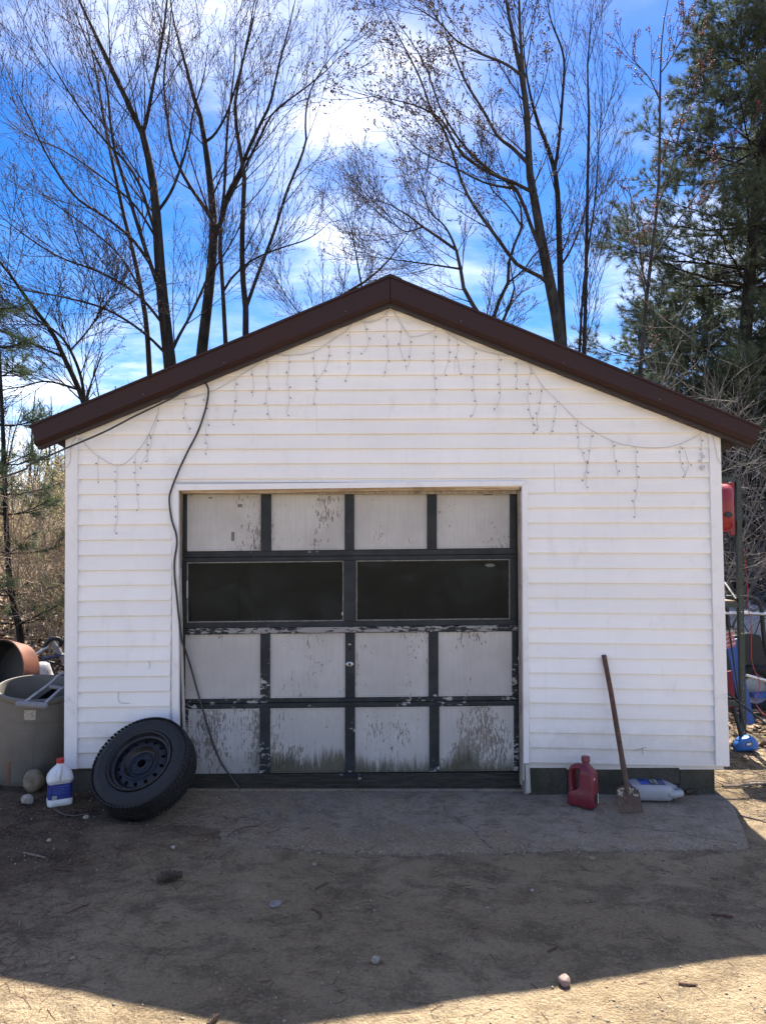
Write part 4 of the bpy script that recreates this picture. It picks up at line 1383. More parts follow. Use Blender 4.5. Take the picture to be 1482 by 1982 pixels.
# ---------------------------------------------------------------- shrubs and brush
def shrub(name, label, base, height, spread, stems, seed, mat='bark_tan', buds=None, density=1.0, group=None, thick=0.011, lean=(0, 0), cat='shrub'):
    rs = np.random.RandomState(seed)
    x, y = base
    root = thing(name, (x, y, gh(x, y) - 0.02), label, cat, group)
    n = 12
    pts = np.empty((stems, n, 3))
    st = np.array([x, y, 0]) + np.concatenate([rs.normal(size=(stems, 2)) * spread * 0.22, np.zeros((stems, 1))], 1)
    st[:, 2] = ground_h(st[:, 0], st[:, 1]) - 0.03
    pts[:, 0] = st
    a = rs.uniform(0, 2 * math.pi, stems)
    tilt_ = rs.uniform(0.1, 0.75, stems) * spread / max(height, 0.1)
    d = np.stack([np.cos(a) * tilt_ + lean[0], np.sin(a) * tilt_ + lean[1], np.ones(stems)], 1)
    d /= np.linalg.norm(d, axis=-1, keepdims=True)
    L = height * rs.uniform(0.55, 1.15, stems)
    for k in range(1, n):
        d = d + rs.normal(size=d.shape) * 0.07 + np.stack([np.cos(a), np.sin(a), -np.ones(stems) * 0.5], 1) * 0.035
        d /= np.linalg.norm(d, axis=-1, keepdims=True)
        pts[:, k] = pts[:, k - 1] + d * (L / (n - 1))[:, None]
    rad = (thick * rs.uniform(0.5, 1.3, stems))[:, None] * np.linspace(1, 0.3, n)[None]
    g = Geo()
    g.tubes(pts, rad, 5)
    g.build('stems', M[mat], root)
    c1, r1 = spawn(rs, pts, rad, max(2, int(7 * density)), 0.2, 0.98, 42, height * 0.33, 7, 0.15, 0.12, 0.6, 0.004, 0.003, fall=0.4)
    c2, r2 = spawn(rs, c1, r1, max(2, int(4 * density)), 0.2, 0.98, 45, height * 0.14, 5, 0.1, 0.15, 0.65, 0.003, 0.0024, fall=0.3)
    g = Geo()
    g.tubes(c1, r1, 4)
    g.tubes(c2, r2, 3)
    g.build('twigs', M[mat], root)
    if buds:
        e = np.vstack([c2[:, -1], c2[:, 2], c1[:, -1]])
        v, t = octa(e, 0.016, rs, 1.3)
        g = Geo()
        g.add(v, None, t)
        o = g.build('blossoms', M[buds], root, smooth=False)
        o['kind'] = 'stuff'
    return root


shrub('bare_shrub', 'tan leafless brush in front of the bank beside the left corner of the garage', (-4.1, 4.6), 2.3, 1.5, 30, 51, 'bark_tan')
shrub('bare_shrub', 'tall tan brush right behind the young pine at the left edge', (-5.2, 5.8), 3.0, 1.6, 34, 52, 'bark_tan')
shrub('flowering_shrub', 'yellow blossoming shrub among tan brush at the left edge', (-6.3, 8.6), 3.3, 1.8, 34, 53, 'bark_tan', 'bud_yellow')
shrub('bare_shrub', 'pale dense thicket flecked with yellow green buds deeper on the bank left of the garage', (-5.0, 8.2), 3.0, 1.9, 36, 54, 'bark_pale', 'bud_yellow')
shrub('bare_shrub', 'low brambles on the leafy bank behind the grey bin', (-4.4, 6.4), 1.5, 1.8, 34, 55, 'bark_tan', thick=0.007)
shrub('bare_shrub', 'far tan brush at the top of the left bank', (-8.2, 12.5), 3.6, 2.6, 40, 56, 'bark_tan')
shrub('bare_shrub', 'pale tangled bare shrub with arching twigs before the pine, right of the garage', (4.6, 4.9), 4.6, 3.0, 28, 58, 'bark_pale', thick=0.016, density=1.25, lean=(-0.02, 0.1))
shrub('bare_shrub', 'pale bare shrub behind the right roof end', (5.0, 7.6), 5.2, 3.2, 22, 59, 'bark_pale', thick=0.017, density=1.2)
shrub('bare_shrub', 'low pale brush beyond the black cart', (6.6, 8.8), 2.6, 2.4, 18, 60, 'bark_pale', thick=0.010)
shrub('bare_shrub', 'arching pale bush at the right edge above the rack', (6.0, 4.2), 4.2, 2.6, 20, 61, 'bark_pale', thick=0.014, density=1.2)

# far woods closing the horizon: one mass of thin stems and brush
rs = np.random.RandomState(77)
K = 900
fx = rs.uniform(-60, 60, K)
fy = rs.uniform(24, 46, K) - 0.004 * fx ** 2
hgt = rs.uniform(2.5, 9, K)
pts = np.empty((K, 6, 3))
pts[:, 0] = np.stack([fx, fy, ground_h(fx, fy) - 0.1], 1)
d = np.tile(np.array([0, 0, 1.0]), (K, 1))
for k in range(1, 6):
    d = d + rs.normal(size=d.shape) * 0.07
    d /= np.linalg.norm(d, axis=-1, keepdims=True)
    pts[:, k] = pts[:, k - 1] + d * (hgt / 5)[:, None]
rad = (hgt * 0.011)[:, None] * np.linspace(1, 0.25, 6)[None]
g = Geo()
g.tubes(pts, rad, 4)
c1, r1 = spawn(rs, pts, rad, 12, 0.05, 0.97, 50, 2.2, 5, 0.3, 0.12, 0.5, 0.012, 0.006)
g.tubes(c1, r1, 3)
c2, r2 = spawn(rs, c1, r1, 3, 0.2, 0.97, 45, 0.9, 3, 0.3, 0.12, 0.6, 0.008, 0.005)
g.tubes(c2, r2, 3)
o = g.build('far_woods', M['bark_dark'])
tag(o, 'far bare woods closing the view behind the garage', kind='stuff')


# ================================================================ things by the wall
def frame_z(o, z, x_hint=Vector((1, 0, 0))):
    """matrix whose local Z points along z, origin o"""
    z = Vector(z).normalized()
    x = (Vector(x_hint) - z * Vector(x_hint).dot(z)).normalized()
    y = z.cross(x)
    return Matrix.Translation(o) @ Matrix((x, y, z)).transposed().to_4x4()


M['rubber'] = simple('tyre_rubber', (0.011, 0.012, 0.014), 0.7, var=0.35, scale=12, bump=0.001, bscale=200, dirt=(0.026, 0.025, 0.024))
M['rim'] = simple('black_steel_rim', (0.014, 0.015, 0.018), 0.45, 0.2, var=0.3, scale=14, dirt=(0.034, 0.029, 0.026))
M['hdpe'] = simple('white_plastic', (0.68, 0.68, 0.67), 0.35, var=0.06, scale=6, bump=0.0006, bscale=40, dirt=(0.55, 0.53, 0.48))
M['blue_label'] = simple('blue_label', (0.020, 0.035, 0.20), 0.4, var=0.3, scale=25)
M['blue_print'] = simple('lighter_blue_print', (0.07, 0.12, 0.45), 0.4)
M['white_print'] = simple('white_print', (0.62, 0.62, 0.60), 0.5, var=0.08)
M['black_print'] = simple('black_print', (0.012, 0.013, 0.016), 0.4)
M['red_cap'] = simple('red_plastic_cap', (0.45, 0.025, 0.03), 0.4)
M['red_plastic'] = simple('dusty_red_plastic', (0.17, 0.018, 0.030), 0.42, var=0.18, scale=7, bump=0.0006, dirt=(0.16, 0.05, 0.05))
M['grey_plastic'] = simple('silver_grey_plastic', (0.34, 0.35, 0.37), 0.38, var=0.08, scale=5, bump=0.0006)
M['bin'] = simple('weathered_grey_bin', (0.145, 0.135, 0.118), 0.6, var=0.15, scale=5, bump=0.0015, bscale=30, dirt=(0.14, 0.125, 0.105))
M['rust'] = simple('rusty_blade', (0.12, 0.075, 0.055), 0.75, 0.3, var=0.4, scale=22, bump=0.002, dirt=(0.19, 0.15, 0.12))
M['shaft'] = mat_wood('worn_shovel_handle', (0.075, 0.040, 0.030), (0.15, 0.085, 0.062), (25, 25, 4), (0.05, 0.035, 0.03))
M['lime'] = simple('dried_mortar', (0.40, 0.37, 0.31), 0.9, var=0.35, scale=45, bump=0.004, bscale=120, dirt=(0.10, 0.07, 0.05))
M['stone_tan'] = simple('tan_stone', (0.20, 0.165, 0.105), 0.85, var=0.4, scale=14, bump=0.006, bscale=45, dirt=(0.09, 0.08, 0.055))
M['stone_pale'] = simple('pale_stone', (0.30, 0.265, 0.22), 0.85, var=0.3, scale=25, bump=0.004, bscale=70, dirt=(0.2, 0.16, 0.12))
M['stone_pink'] = simple('pinkish_stone', (0.24, 0.175, 0.15), 0.8, var=0.3, scale=25, bump=0.004, bscale=70)
M['stone_blue'] = simple('blue_grey_stone', (0.20, 0.19, 0.175), 0.7, var=0.25, scale=25, bump=0.002)
M['cone'] = simple('pine_cone_scales', (0.075, 0.050, 0.036), 0.8, var=0.5, scale=40, dirt=(0.16, 0.12, 0.09))
M['stick'] = mat_wood('grey_stick', (0.13, 0.10, 0.075), (0.27, 0.22, 0.17), (30, 30, 30))
M['cable'] = simple('black_cable', (0.035, 0.035, 0.037), 0.55, var=0.3)
M['cord_white'] = simple('grey_white_wire', (0.50, 0.50, 0.51), 0.55, var=0.1)
M['bulb'] = simple('tiny_bulb_socket', (0.13, 0.13, 0.14), 0.4, var=0.3)
M['plug'] = simple('pale_plug', (0.50, 0.50, 0.54), 0.5, var=0.1)
M['black_bag'] = simple('black_plastic_bag', (0.010, 0.010, 0.012), 0.35, var=0.3, bump=0.004, bscale=25)
M['orange'] = simple('faded_orange_plastic', (0.24, 0.090, 0.048), 0.55, var=0.25, scale=5, dirt=(0.18, 0.10, 0.06))
M['black_plastic'] = simple('black_plastic', (0.014, 0.015, 0.017), 0.5, var=0.3)
M['tube_grey'] = simple('grey_painted_tube', (0.30, 0.31, 0.33), 0.4, 0.3, var=0.12, dirt=(0.16, 0.14, 0.12))
M['foam'] = simple('grey_foam_grip', (0.20, 0.20, 0.215), 0.8, var=0.12, scale=40)
M['chrome'] = simple('bright_aluminium', (0.62, 0.62, 0.62), 0.3, 0.85, var=0.1)
M['tube_blue'] = simple('blue_grey_tube', (0.055, 0.075, 0.13), 0.5, var=0.2)
M['rack_green'] = simple('dark_green_steel', (0.036, 0.050, 0.045), 0.5, 0.2, var=0.25, scale=9, dirt=(0.07, 0.06, 0.05))
M['bright_red'] = simple('bright_red_plastic', (0.24, 0.012, 0.020), 0.42, var=0.15)
M['deep_red'] = simple('faded_red_panel', (0.26, 0.025, 0.03), 0.5, var=0.2)
M['blue_plastic'] = simple('blue_plastic', (0.035, 0.085, 0.28), 0.45, var=0.25, scale=6, dirt=(0.09, 0.10, 0.14))
M['tool_blue'] = simple('bright_blue_housing', (0.030, 0.14, 0.46), 0.4, var=0.2, dirt=(0.12, 0.15, 0.20))
M['pink'] = simple('pink_stripe', (0.55, 0.16, 0.19), 0.6)
M['pink_pale'] = simple('pale_pink_stripe', (0.68, 0.45, 0.45), 0.6)
M['car_white'] = simple('white_car_paint', (0.62, 0.63, 0.63), 0.25, var=0.05)
M['car_glass'] = simple('dark_car_glass', (0.04, 0.055, 0.06), 0.08, var=0.1, bump=0)

# ---------------------------------------------------------------- wheel against the wall
axis_n = Vector((-0.17, -0.68, 0.71)).normalized()
wc = Vector((-1.545, -0.335, 0.283))
wheel = thing('car_wheel', (-1.62, -0.5, gh(-1.62, -0.5)), 'black steel wheel with worn tyre leaning on the wall left of the door', 'wheel')
WM = frame_z(wc, axis_n)
RT, HW = 0.325, 0.098
prof = [(0.205, -HW + .015), (0.215, -HW), (0.26, -HW - .004), (0.295, -HW + .008), (0.316, -HW + .028), (RT - .004, -HW * 0.45), (RT - .002, 0), (RT - .004, HW * 0.45), (0.316, HW - .028), (0.295, HW - .008), (0.272, HW + .002), (0.268, HW + .0045), (0.262, HW + .0045), (0.258, HW + .003), (0.235, HW + .002), (0.222, HW - .002), (0.212, HW - .012), (0.205, HW - .025)]
tyre = MB().lathe(prof, 72, WM, close=True).build('tyre', M['rubber'], wheel, smooth=40)
td = MB()
for row, (z0, z1, off) in enumerate(((-0.088, -0.05, 0), (-0.042, -0.006, .5), (0.006, 0.042, 0), (0.05, 0.090, .5))):
    for k in range(74):
        a0 = 2 * math.pi * (k + off) / 74
        a1 = a0 + 2 * math.pi / 74 * 0.76
        def rr(z): return RT - 0.003 - max(0, abs(z) - 0.06) * 0.28
        pts = []
        for rad_add in (-0.004, 0.0042):
            for (a_, z_) in ((a0, z0), (a1, z0), (a1 + .02, z1), (a0 + .02, z1)):
                r_ = rr(z_) + rad_add
                pts.append(WM @ Vector((r_ * math.cos(a_), r_ * math.sin(a_), z_)))
        td.hexa(pts[:4], pts[4:])
t_ = td.build('tread', M['rubber'], tyre)
t_['kind'] = 'stuff'
rim_ = MB().lathe([(0.206, HW - .014), (0.211, HW - .004), (0.207, HW + .001), (0.199, HW - .003), (0.194, HW - .016), (0.188, HW - .030), (0.176, HW - .036), (0.172, HW - .055), (0.172, -HW + .02), (0.206, -HW + .01)], 56, WM).build('rim', M['rim'], wheel, smooth=35)
# disc with a ring of holes
dz = HW - 0.055
dm = MB()
NH = 14
def disc_pt(r, a, z=None):
    zz = z if z is not None else dz + 0.020 * math.sin(min(1, max(0, (0.172 - r) / 0.045)) * math.pi / 2)
    return WM @ Vector((r * math.cos(a), r * math.sin(a), zz))
r_in, r_out, rh, rc_ = 0.122, 0.172, 0.0125, 0.147
for k in range(NH):
    a0, a1 = 2 * math.pi * k / NH, 2 * math.pi * (k + 1) / NH
    am_ = (a0 + a1) / 2
    ring_o = [disc_pt(r_in, a0), disc_pt(r_in, am_), disc_pt(r_in, a1), disc_pt(rc_, a1), disc_pt(r_out, a1), disc_pt(r_out, am_), disc_pt(r_out, a0), disc_pt(rc_, a0)]
    ring_h, ring_d = [], []
    for (dr2, da) in ((-1, -1), (-1, 0), (-1, 1), (0, 1), (1, 1), (1, 0), (1, -1), (0, -1)):
        L_ = math.hypot(dr2, da)
        r_, a_ = rc_ + rh * dr2 / L_, am_ + rh * da / L_ / rc_
        ring_h.append(disc_pt(r_, a_))
        ring_d.append(disc_pt(r_, a_) - axis_n * 0.02)
    dm.loft([ring_o, ring_h, ring_d], False, False)
disc = dm.build('wheel_disc', M['rim'], wheel, smooth=40)
MB().lathe([(0.1225, dz + 0.018), (0.119, dz + 0.026), (0.113, dz + 0.028), (0.108, dz + 0.022), (0.100, dz + 0.002), (0.088, dz - 0.006), (0.074, dz - 0.004), (0.070, dz + 0.004), (0.060, dz + 0.006), (0.036, dz + 0.006), (0.032, dz + 0.010), (0.028, dz + 0.010), (0.026, dz - 0.03)], 48, WM).build('hub', M['rim'], wheel, smooth=35)
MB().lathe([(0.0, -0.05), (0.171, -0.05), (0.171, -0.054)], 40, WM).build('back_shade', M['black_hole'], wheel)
for k in range(5):
    a_ = 2 * math.pi * k / 5 + .4
    c = WM @ Vector((0.052 * math.cos(a_), 0.052 * math.sin(a_), dz + 0.0065))
    MB().lathe([(0.0, 0.0006), (0.0072, 0.0006), (0.0075, -0.002)], 12, frame_z(c, axis_n)).build('bolt_hole', M['black_hole'], wheel)

# ---------------------------------------------------------------- white jug with blue label
jb = Vector((-2.135, -0.235, gh(-2.135, -0.235)))
jug = thing('plastic_jug', jb, 'white plastic jug with blue label and red cap at the left corner', 'jug')
ja = R(28)
ax, ay = Vector((math.cos(ja), math.sin(ja), 0)), Vector((-math.sin(ja), math.cos(ja), 0))
def jr_(z, hx, hy, r): return rrect(jb + Vector((0, 0, z)), hx, hy, r, 5, ax, ay)
MB().loft([jr_(0.0, .068, .056, .03), jr_(.006, .076, .064, .03), (jr_(.036, .078, .066, .03)), jr_(.044, .0735, .0615, .03), jr_(.150, .0735, .0615, .03), jr_(.156, .080, .068, .032), jr_(.172, .082, .070, .034), jr_(.200, .074, .062, .036), jr_(.225, .058, .050, .036), jr_(.248, .036, .034, .030), jr_(.258, .023, .023, .023), jr_(.272, .022, .022, .022)]).build('body', M['hdpe'], jug, smooth=50)
lb = MB().loft([jr_(.048, .0745, .0625, .03), jr_(.146, .0745, .0625, .03)], False, False).build('label', M['blue_label'], jug, smooth=50)
front = jb - ay * 0.0632
for (u0, u1, z0, z1, mt) in ((-.050, -.022, .052, .072, 'white_print'), (-.048, .050, .128, .132, 'blue_print'), (-.045, .02, .116, .119, 'blue_print'), (-.045, .03, .106, .109, 'blue_print'), (-.045, .01, .096, .099, 'blue_print'), (-.045, .025, .086, .089, 'blue_print')):
    a_, b_ = front + ax * u0, front + ax * u1
    MB().hexa([a_ + Vector((0, 0, z0)), b_ + Vector((0, 0, z0)), b_ + Vector((0, 0, z1)), a_ + Vector((0, 0, z1))], [p_ + ay * .0012 for p_ in (a_ + Vector((0, 0, z0)), b_ + Vector((0, 0, z0)), b_ + Vector((0, 0, z1)), a_ + Vector((0, 0, z1)))]).build('print', M[mt], lb)
for k in range(7):
    a_ = front + ax * (-.047 + k * .0036) - ay * .0006
    MB().hexa([a_ + Vector((0, 0, .055)), a_ + ax * .0017 + Vector((0, 0, .055)), a_ + ax * .0017 + Vector((0, 0, .069)), a_ + Vector((0, 0, .069))], [p_ + ay * .0004 for p_ in (a_ + Vector((0, 0, .055)), a_ + ax * .0017 + Vector((0, 0, .055)), a_ + ax * .0017 + Vector((0, 0, .069)), a_ + Vector((0, 0, .069)))]).build('bar', M['black_print'], lb)
MB().lathe([(0.0, .298), (0.022, .298), (0.0255, .294), (0.0255, .270), (0.0235, .268)], 24, Matrix.Translation(jb)).build('cap', M['red_cap'], jug, smooth=40)
hp = [jb - ay * .030 + ax * .000 + Vector((0, 0, .246)), jb - ay * .058 - ax * .006 + Vector((0, 0, .235)), jb - ay * .074 - ax * .012 + Vector((0, 0, .205)), jb - ay * .070 - ax * .012 + Vector((0, 0, .172))]
MB().tube(smooth_path(hp, 6), 0.013, 10).build('handle', M['hdpe'], jug, smooth=True)

# ---------------------------------------------------------------- red oil jug
rb = Vector((1.325, -0.215, 0.006 + 0.0))
rj = thing('oil_jug', rb, 'dusty red oil jug with hollow grip standing beside the door frame', 'jug')
ra = R(-38)
ax, ay = Vector((math.cos(ra), math.sin(ra), 0)), Vector((-math.sin(ra), math.cos(ra), 0))
def rr_(z, hx, hy, r, ox=0.0): return rrect(rb + ax * ox + Vector((0, 0, z)), hx, hy, r, 4, ax, ay)
MB().loft([rr_(0, .086, .050, .02), rr_(.008, .092, .056, .022), rr_(.060, .092, .056, .022), rr_(.085, .088, .055, .022, .003), rr_(.102, .062, .052, .02, .030), rr_(.120, .055, .051, .02, .037), rr_(.205, .052, .050, .02, .037), rr_(.225, .050, .048, .022, .034), rr_(.252, .036, .036, .03, .026), rr_(.270, .024, .024, .024, .022), rr_(.286, .022, .022, .022, .022)]).build('body', M['red_plastic'], rj, smooth=45)
gp = [rb + ax * .030 + Vector((0, 0, .232)), rb - ax * .020 + Vector((0, 0, .246)), rb - ax * .062 + Vector((0, 0, .232)), rb - ax * .074 + Vector((0, 0, .190)), rb - ax * .073 + Vector((0, 0, .120)), rb - ax * .066 + Vector((0, 0, .070))]
gm_ = MB()
path = smooth_path(gp, 6)
rings = []
for k, c in enumerate(path):
    t = (path[min(k + 1, len(path) - 1)] - path[max(k - 1, 0)]).normalized()
    nn = ay.cross(t).normalized()
    rings.append([c + nn * (.020 * math.cos(a_)) + ay * (.044 * math.sin(a_)) for a_ in [2 * math.pi * j / 14 for j in range(14)]])
gm_.loft(rings)
gm_.build('grip', M['red_plastic'], rj, smooth=60)
MB().lathe([(0.0, .318), (.0255, .318), (.028, .314), (.0285, .286), (.026, .284)], 24, Matrix.Translation(rb + ax * .022)).build('cap', M['red_plastic'], rj, smooth=40)
side_ = rb + ax * .0935
def rlab(z0, z1, v0, v1, mt, off=0.0):
    xo = .092 if z1 < .09 else .0895
    b_ = rb + ax * (xo + off)
    q_ = [b_ + ay * v0 + Vector((0, 0, z0)), b_ + ay * v1 + Vector((0, 0, z0)), b_ + ay * v1 + Vector((0, 0, z1)), b_ + ay * v0 + Vector((0, 0, z1))]
    MB().hexa(q_, [p_ - ax * .0012 for p_ in q_]).build('label', M[mt], rj)
rlab(.105, .118, -.030, .034, 'black_print', .0006); rlab(.120, .128, -.030, .034, 'white_print', .0006); rlab(.132, .152, -.030, .034, 'white_print', .0006); rlab(.158, .164, -.030, .034, 'white_print', .0006); rlab(.180, .194, -.030, -.014, 'white_print', .0006)
rlab(.028, .082, -.030, .018, 'black_print', .0012); rlab(.020, .082, .022, .034, 'white_print', .0012)

# ---------------------------------------------------------------- square shovel
sb = Vector((1.60, -0.345, 0.0))
st_ = P(1168, 1268, -0.022)
sh = thing('shovel', sb, 'rusty square bladed shovel with wooden handle leaning on the siding', 'shovel')
dirv = (st_ - (sb + Vector((-0.02, 0.035, 0.15)))).normalized()
b_top = sb + Vector((-0.012, 0.045, 0.155))
MB().tube([b_top + dirv * 0.12, b_top + dirv * 0.3, b_top + dirv * 0.6, st_], [.017, .0178, .0172, .0165], 12).build('handle', M['shaft'], sh, smooth=50)
MB().tube([b_top - dirv * 0.055, b_top, b_top + dirv * 0.11, b_top + dirv * 0.17], [.009, .0165, .0195, .0192], 12).build('socket', M['rust'], sh, smooth=50)
u_ = (b_top - sb).normalized()
w_ = Vector((1, -0.10, 0)).normalized()
nrm = w_.cross(u_).normalized()
bl = MB()
rings = []
for t in np.linspace(0, 1, 9):
    hw = 0.075 - 0.003 * t - (0.045 * max(0, (t - 0.8) / 0.2) ** 2)
    c = sb + u_ * (0.165 * t)
    row = []
    for k in range(9):
        s = -1 + 2 * k / 8
        row.append(c + w_ * (hw * s) + nrm * (0.012 * (s * s) - 0.006 * math.sin(t * 3)))
    rings.append(row + [p_ - nrm * .003 for p_ in reversed(row)])
bl.loft(rings)
blade = bl.build('blade', M['rust'], sh, smooth=40)
lm = MB()
rs = np.random.RandomState(5)
for k in range(30):
    s, t = rs.uniform(-.85, .85), rs.uniform(0.60, 0.93)
    if abs(s) < 0.12: continue
    hw = 0.07
    c = sb + u_ * (0.165 * t) + w_ * (hw * s) + nrm * (0.012 * s * s - 0.006 * math.sin(t * 3))
    r_ = rs.uniform(.005, .0105)
    n_ = 7
    sg = -1 if (CAM[1] - c.y) * nrm.y < 0 else 1
    lm.loft([[c + (w_ * math.cos(a_) + u_ * math.sin(a_)) * r_ * rs.uniform(.7, 1.2) + nrm * sg * .0005 for a_ in [6.283 * j / n_ for j in range(n_)]], [c + (w_ * math.cos(a_) + u_ * math.sin(a_)) * r_ * .6 + nrm * sg * .003 for a_ in [6.283 * j / n_ for j in range(n_)]]])
lm.build('dried_mortar', M['lime'], blade)

# ---------------------------------------------------------------- grey bottle lying on its side
gb = Vector((1.845, -0.075, 0.004))
bt = thing('grey_bottle', gb, 'silver grey plastic bottle with blue and black label lying on its side', 'bottle')
ax, ay, az = Vector((1, -0.06, 0)).normalized(), Vector((0.06, 1, 0)).normalized(), Vector((0, 0, 1))
# sections along the bottle's length, rounded rectangles in the (ay, az) plane
def gs(u, hy, hz, r, oy=0.0, oz=0.0): return rrect(gb + ax * u + ay * oy + az * (hz + oz), hy, hz, r, 4, ay, az)
MB().loft([gs(-.165, .070, .034, .03, .005, .012), gs(-.158, .092, .047, .032, .005, .002), gs(-.12, .098, .052, .034), gs(.04, .098, .052, .034), gs(.085, .094, .050, .034), gs(.115, .074, .046, .034, .018), gs(.140, .045, .036, .03, .048, .008), gs(.155, .026, .026, .026, .060, .018), gs(.172, .024, .024, .024, .062, .020)]).build('body', M['grey_plastic'], bt, smooth=50)
MB().tube(smooth_path([gb + ax * .07 - ay * .070 + az * .05, gb + ax * .125 - ay * .066 + az * .047, gb + ax * .168 - ay * .040 + az * .045, gb + ax * .170 + ay * .005 + az * .045, gb + ax * .150 + ay * .040 + az * .045], 5), [.030] * 5 + [.026] * 5 + [.020] * 5 + [.018] * 6, 10).build('grip', M['grey_plastic'], bt, smooth=True)
MB().lathe([(.026, 0), (.028, .003), (.028, .022), (.025, .025), (0, .025)], 20, frame_z(gb + ax * .171 + ay * .062 + az * .044, ax)).build('cap', M['black_plastic'], bt, smooth=40)
def top_patch(u0, u1, v0, v1, mt, lift, par=None):
    z = .1042 + lift
    q_ = [gb + ax * u0 + ay * v0 + az * z, gb + ax * u1 + ay * v0 + az * z, gb + ax * u1 + ay * v1 + az * z, gb + ax * u0 + ay * v1 + az * z]
    return MB().hexa(q_, [p_ - az * .0008 for p_ in q_]).build('label', M[mt], par or bt)
lab = top_patch(-.10, .065, -.060, .062, 'blue_label', 0.0)
top_patch(-.095, -.055, -.055, .01, 'blue_print', .0009); top_patch(-.052, -.036, -.055, .055, 'blue_print', .0009)
top_patch(-.028, .032, -.060, .062, 'black_print', .0009)
top_patch(-.020, -.013, -.030, .050, 'white_print', .0018); top_patch(.044, .047, -.050, .050, 'white_print', .0009)
fc = bpy.data.curves.new('lettering', 'FONT')
fc.body = 'ZEREX'
fc.size = 0.040
fc.extrude = 0.0003
fc.align_x = 'CENTER'; fc.align_y = 'CENTER'
fc.materials.append(M['white_print'])
tmp = bpy.data.objects.new('lettering_curve', fc)
COL.objects.link(tmp)
bpy.context.view_layer.update()
fme = bpy.data.meshes.new_from_object(tmp.evaluated_get(bpy.context.evaluated_depsgraph_get()))
bpy.data.objects.remove(tmp)
if not fme.materials: fme.materials.append(M['white_print'])
fo = bpy.data.objects.new('lettering', fme)
COL.objects.link(fo)
fo.parent = bt
fo.location = (ax * .010 + az * .1064)
fo.rotation_euler = (0, 0, -math.pi / 2 - 0.06)

# ---------------------------------------------------------------- grey bin beside the garage, with what sticks out of it
bb_, br_ = Vector((-2.60, 0.37, gh(-2.645, 0.3) - 0.005)), Vector((-2.525, 0.285, 0.685))
gbin = thing('trash_bin', bb_, 'grey open plastic trash bin beside the left wall', 'bin')
bz = br_ - bb_
H = bz.length
BMx = frame_z(bb_, bz)
MB().lathe([(0.0, 0.0), (.235, 0.0), (.247, .02), (.256, H * .45), (.262, H * .74), (.268, H * .745), (.269, H * .80), (.269, H - .05), (.277, H - .045), (.285, H - .03), (.285, H - .008), (.279, H), (.268, H), (.262, H - .012), (.25, H * .5), (.232, .05), (0.0, .05)], 56, BMx).build('body', M['bin'], gbin, smooth=35)
for a0 in (200, 262, 324):
    pn = MB()
    rings = []
    for a_ in np.linspace(a0, a0 + 30, 7):
        ca, sa = math.cos(R(a_)), math.sin(R(a_))
        rings.append([BMx @ Vector((r_ * ca, r_ * sa, z_)) for r_, z_ in ((.247, .06), (.2515, .065), (.2635, H * .66), (.259, H * .665))])
    pn.loft(rings)
    pn.build('raised_panel', M['bin'], gbin, smooth=35)
for a_ in (186,):
    c0, c1 = BMx @ Vector((.275 * math.cos(R(a_ - 13)), .275 * math.sin(R(a_ - 13)), H - .04)), BMx @ Vector((.275 * math.cos(R(a_ + 13)), .275 * math.sin(R(a_ + 13)), H - .04))
    out = (BMx.to_3x3() @ Vector((math.cos(R(a_)), math.sin(R(a_)), -0.5))).normalized() * .06
    MB().tube(smooth_path([c0, c0 + out, c1 + out, c1], 4), .011, 8).build('handle', M['bin'], gbin, smooth=True)
pat = MB()
rings = []
for a_ in np.linspace(276, 292, 6):
    ca, sa = math.cos(R(a_)), math.sin(R(a_))
    rings.append([BMx @ Vector((r_ * ca, r_ * sa, z_)) for r_, z_ in ((.266, H * .78), (.2705, H * .781), (.2710, H * .885), (.266, H * .886))])
pat.loft(rings)
pat.build('torn_sticker', M['lime'], gbin)
st2 = MB()
rings = []
for a_ in np.linspace(254, 257.5, 3):
    ca, sa = math.cos(R(a_)), math.sin(R(a_))
    rings.append([BMx @ Vector((r_ * ca, r_ * sa, z_)) for r_, z_ in ((.2475, .03), (.2502, .035), (.2555, .20), (.2525, .205))])
st2.loft(rings)
M['rust_stain'] = simple('rust_orange_stain', (0.25, 0.09, 0.035), 0.8, var=0.4, scale=40)
st2.build('rust_stain', M['rust_stain'], gbin)

# black bag folded inside the bin
bgm = MB()
rsb = np.random.RandomState(8)
rings = []
cin = BMx @ Vector((0, 0, H - .20))
for t in np.linspace(0, 1, 8):
    c = cin + Vector((-.12 + .25 * t, .02 + .03 * t, -.06 + .24 * t))
    rr2 = .13 * (1 - t) ** .7 + .012
    rings.append([c + Vector((rr2 * .5 * math.cos(a_) * rsb.uniform(.75, 1.2), rr2 * math.sin(a_) * rsb.uniform(.75, 1.2), rr2 * .8 * math.cos(a_ + .4))) for a_ in [6.283 * j / 12 for j in range(12)]])
bgm.loft(rings)
o = bgm.build('black_bag', M['black_bag'], org=cin, smooth=50)
tag(o, 'black plastic sheet crumpled inside the grey bin', 'bag')

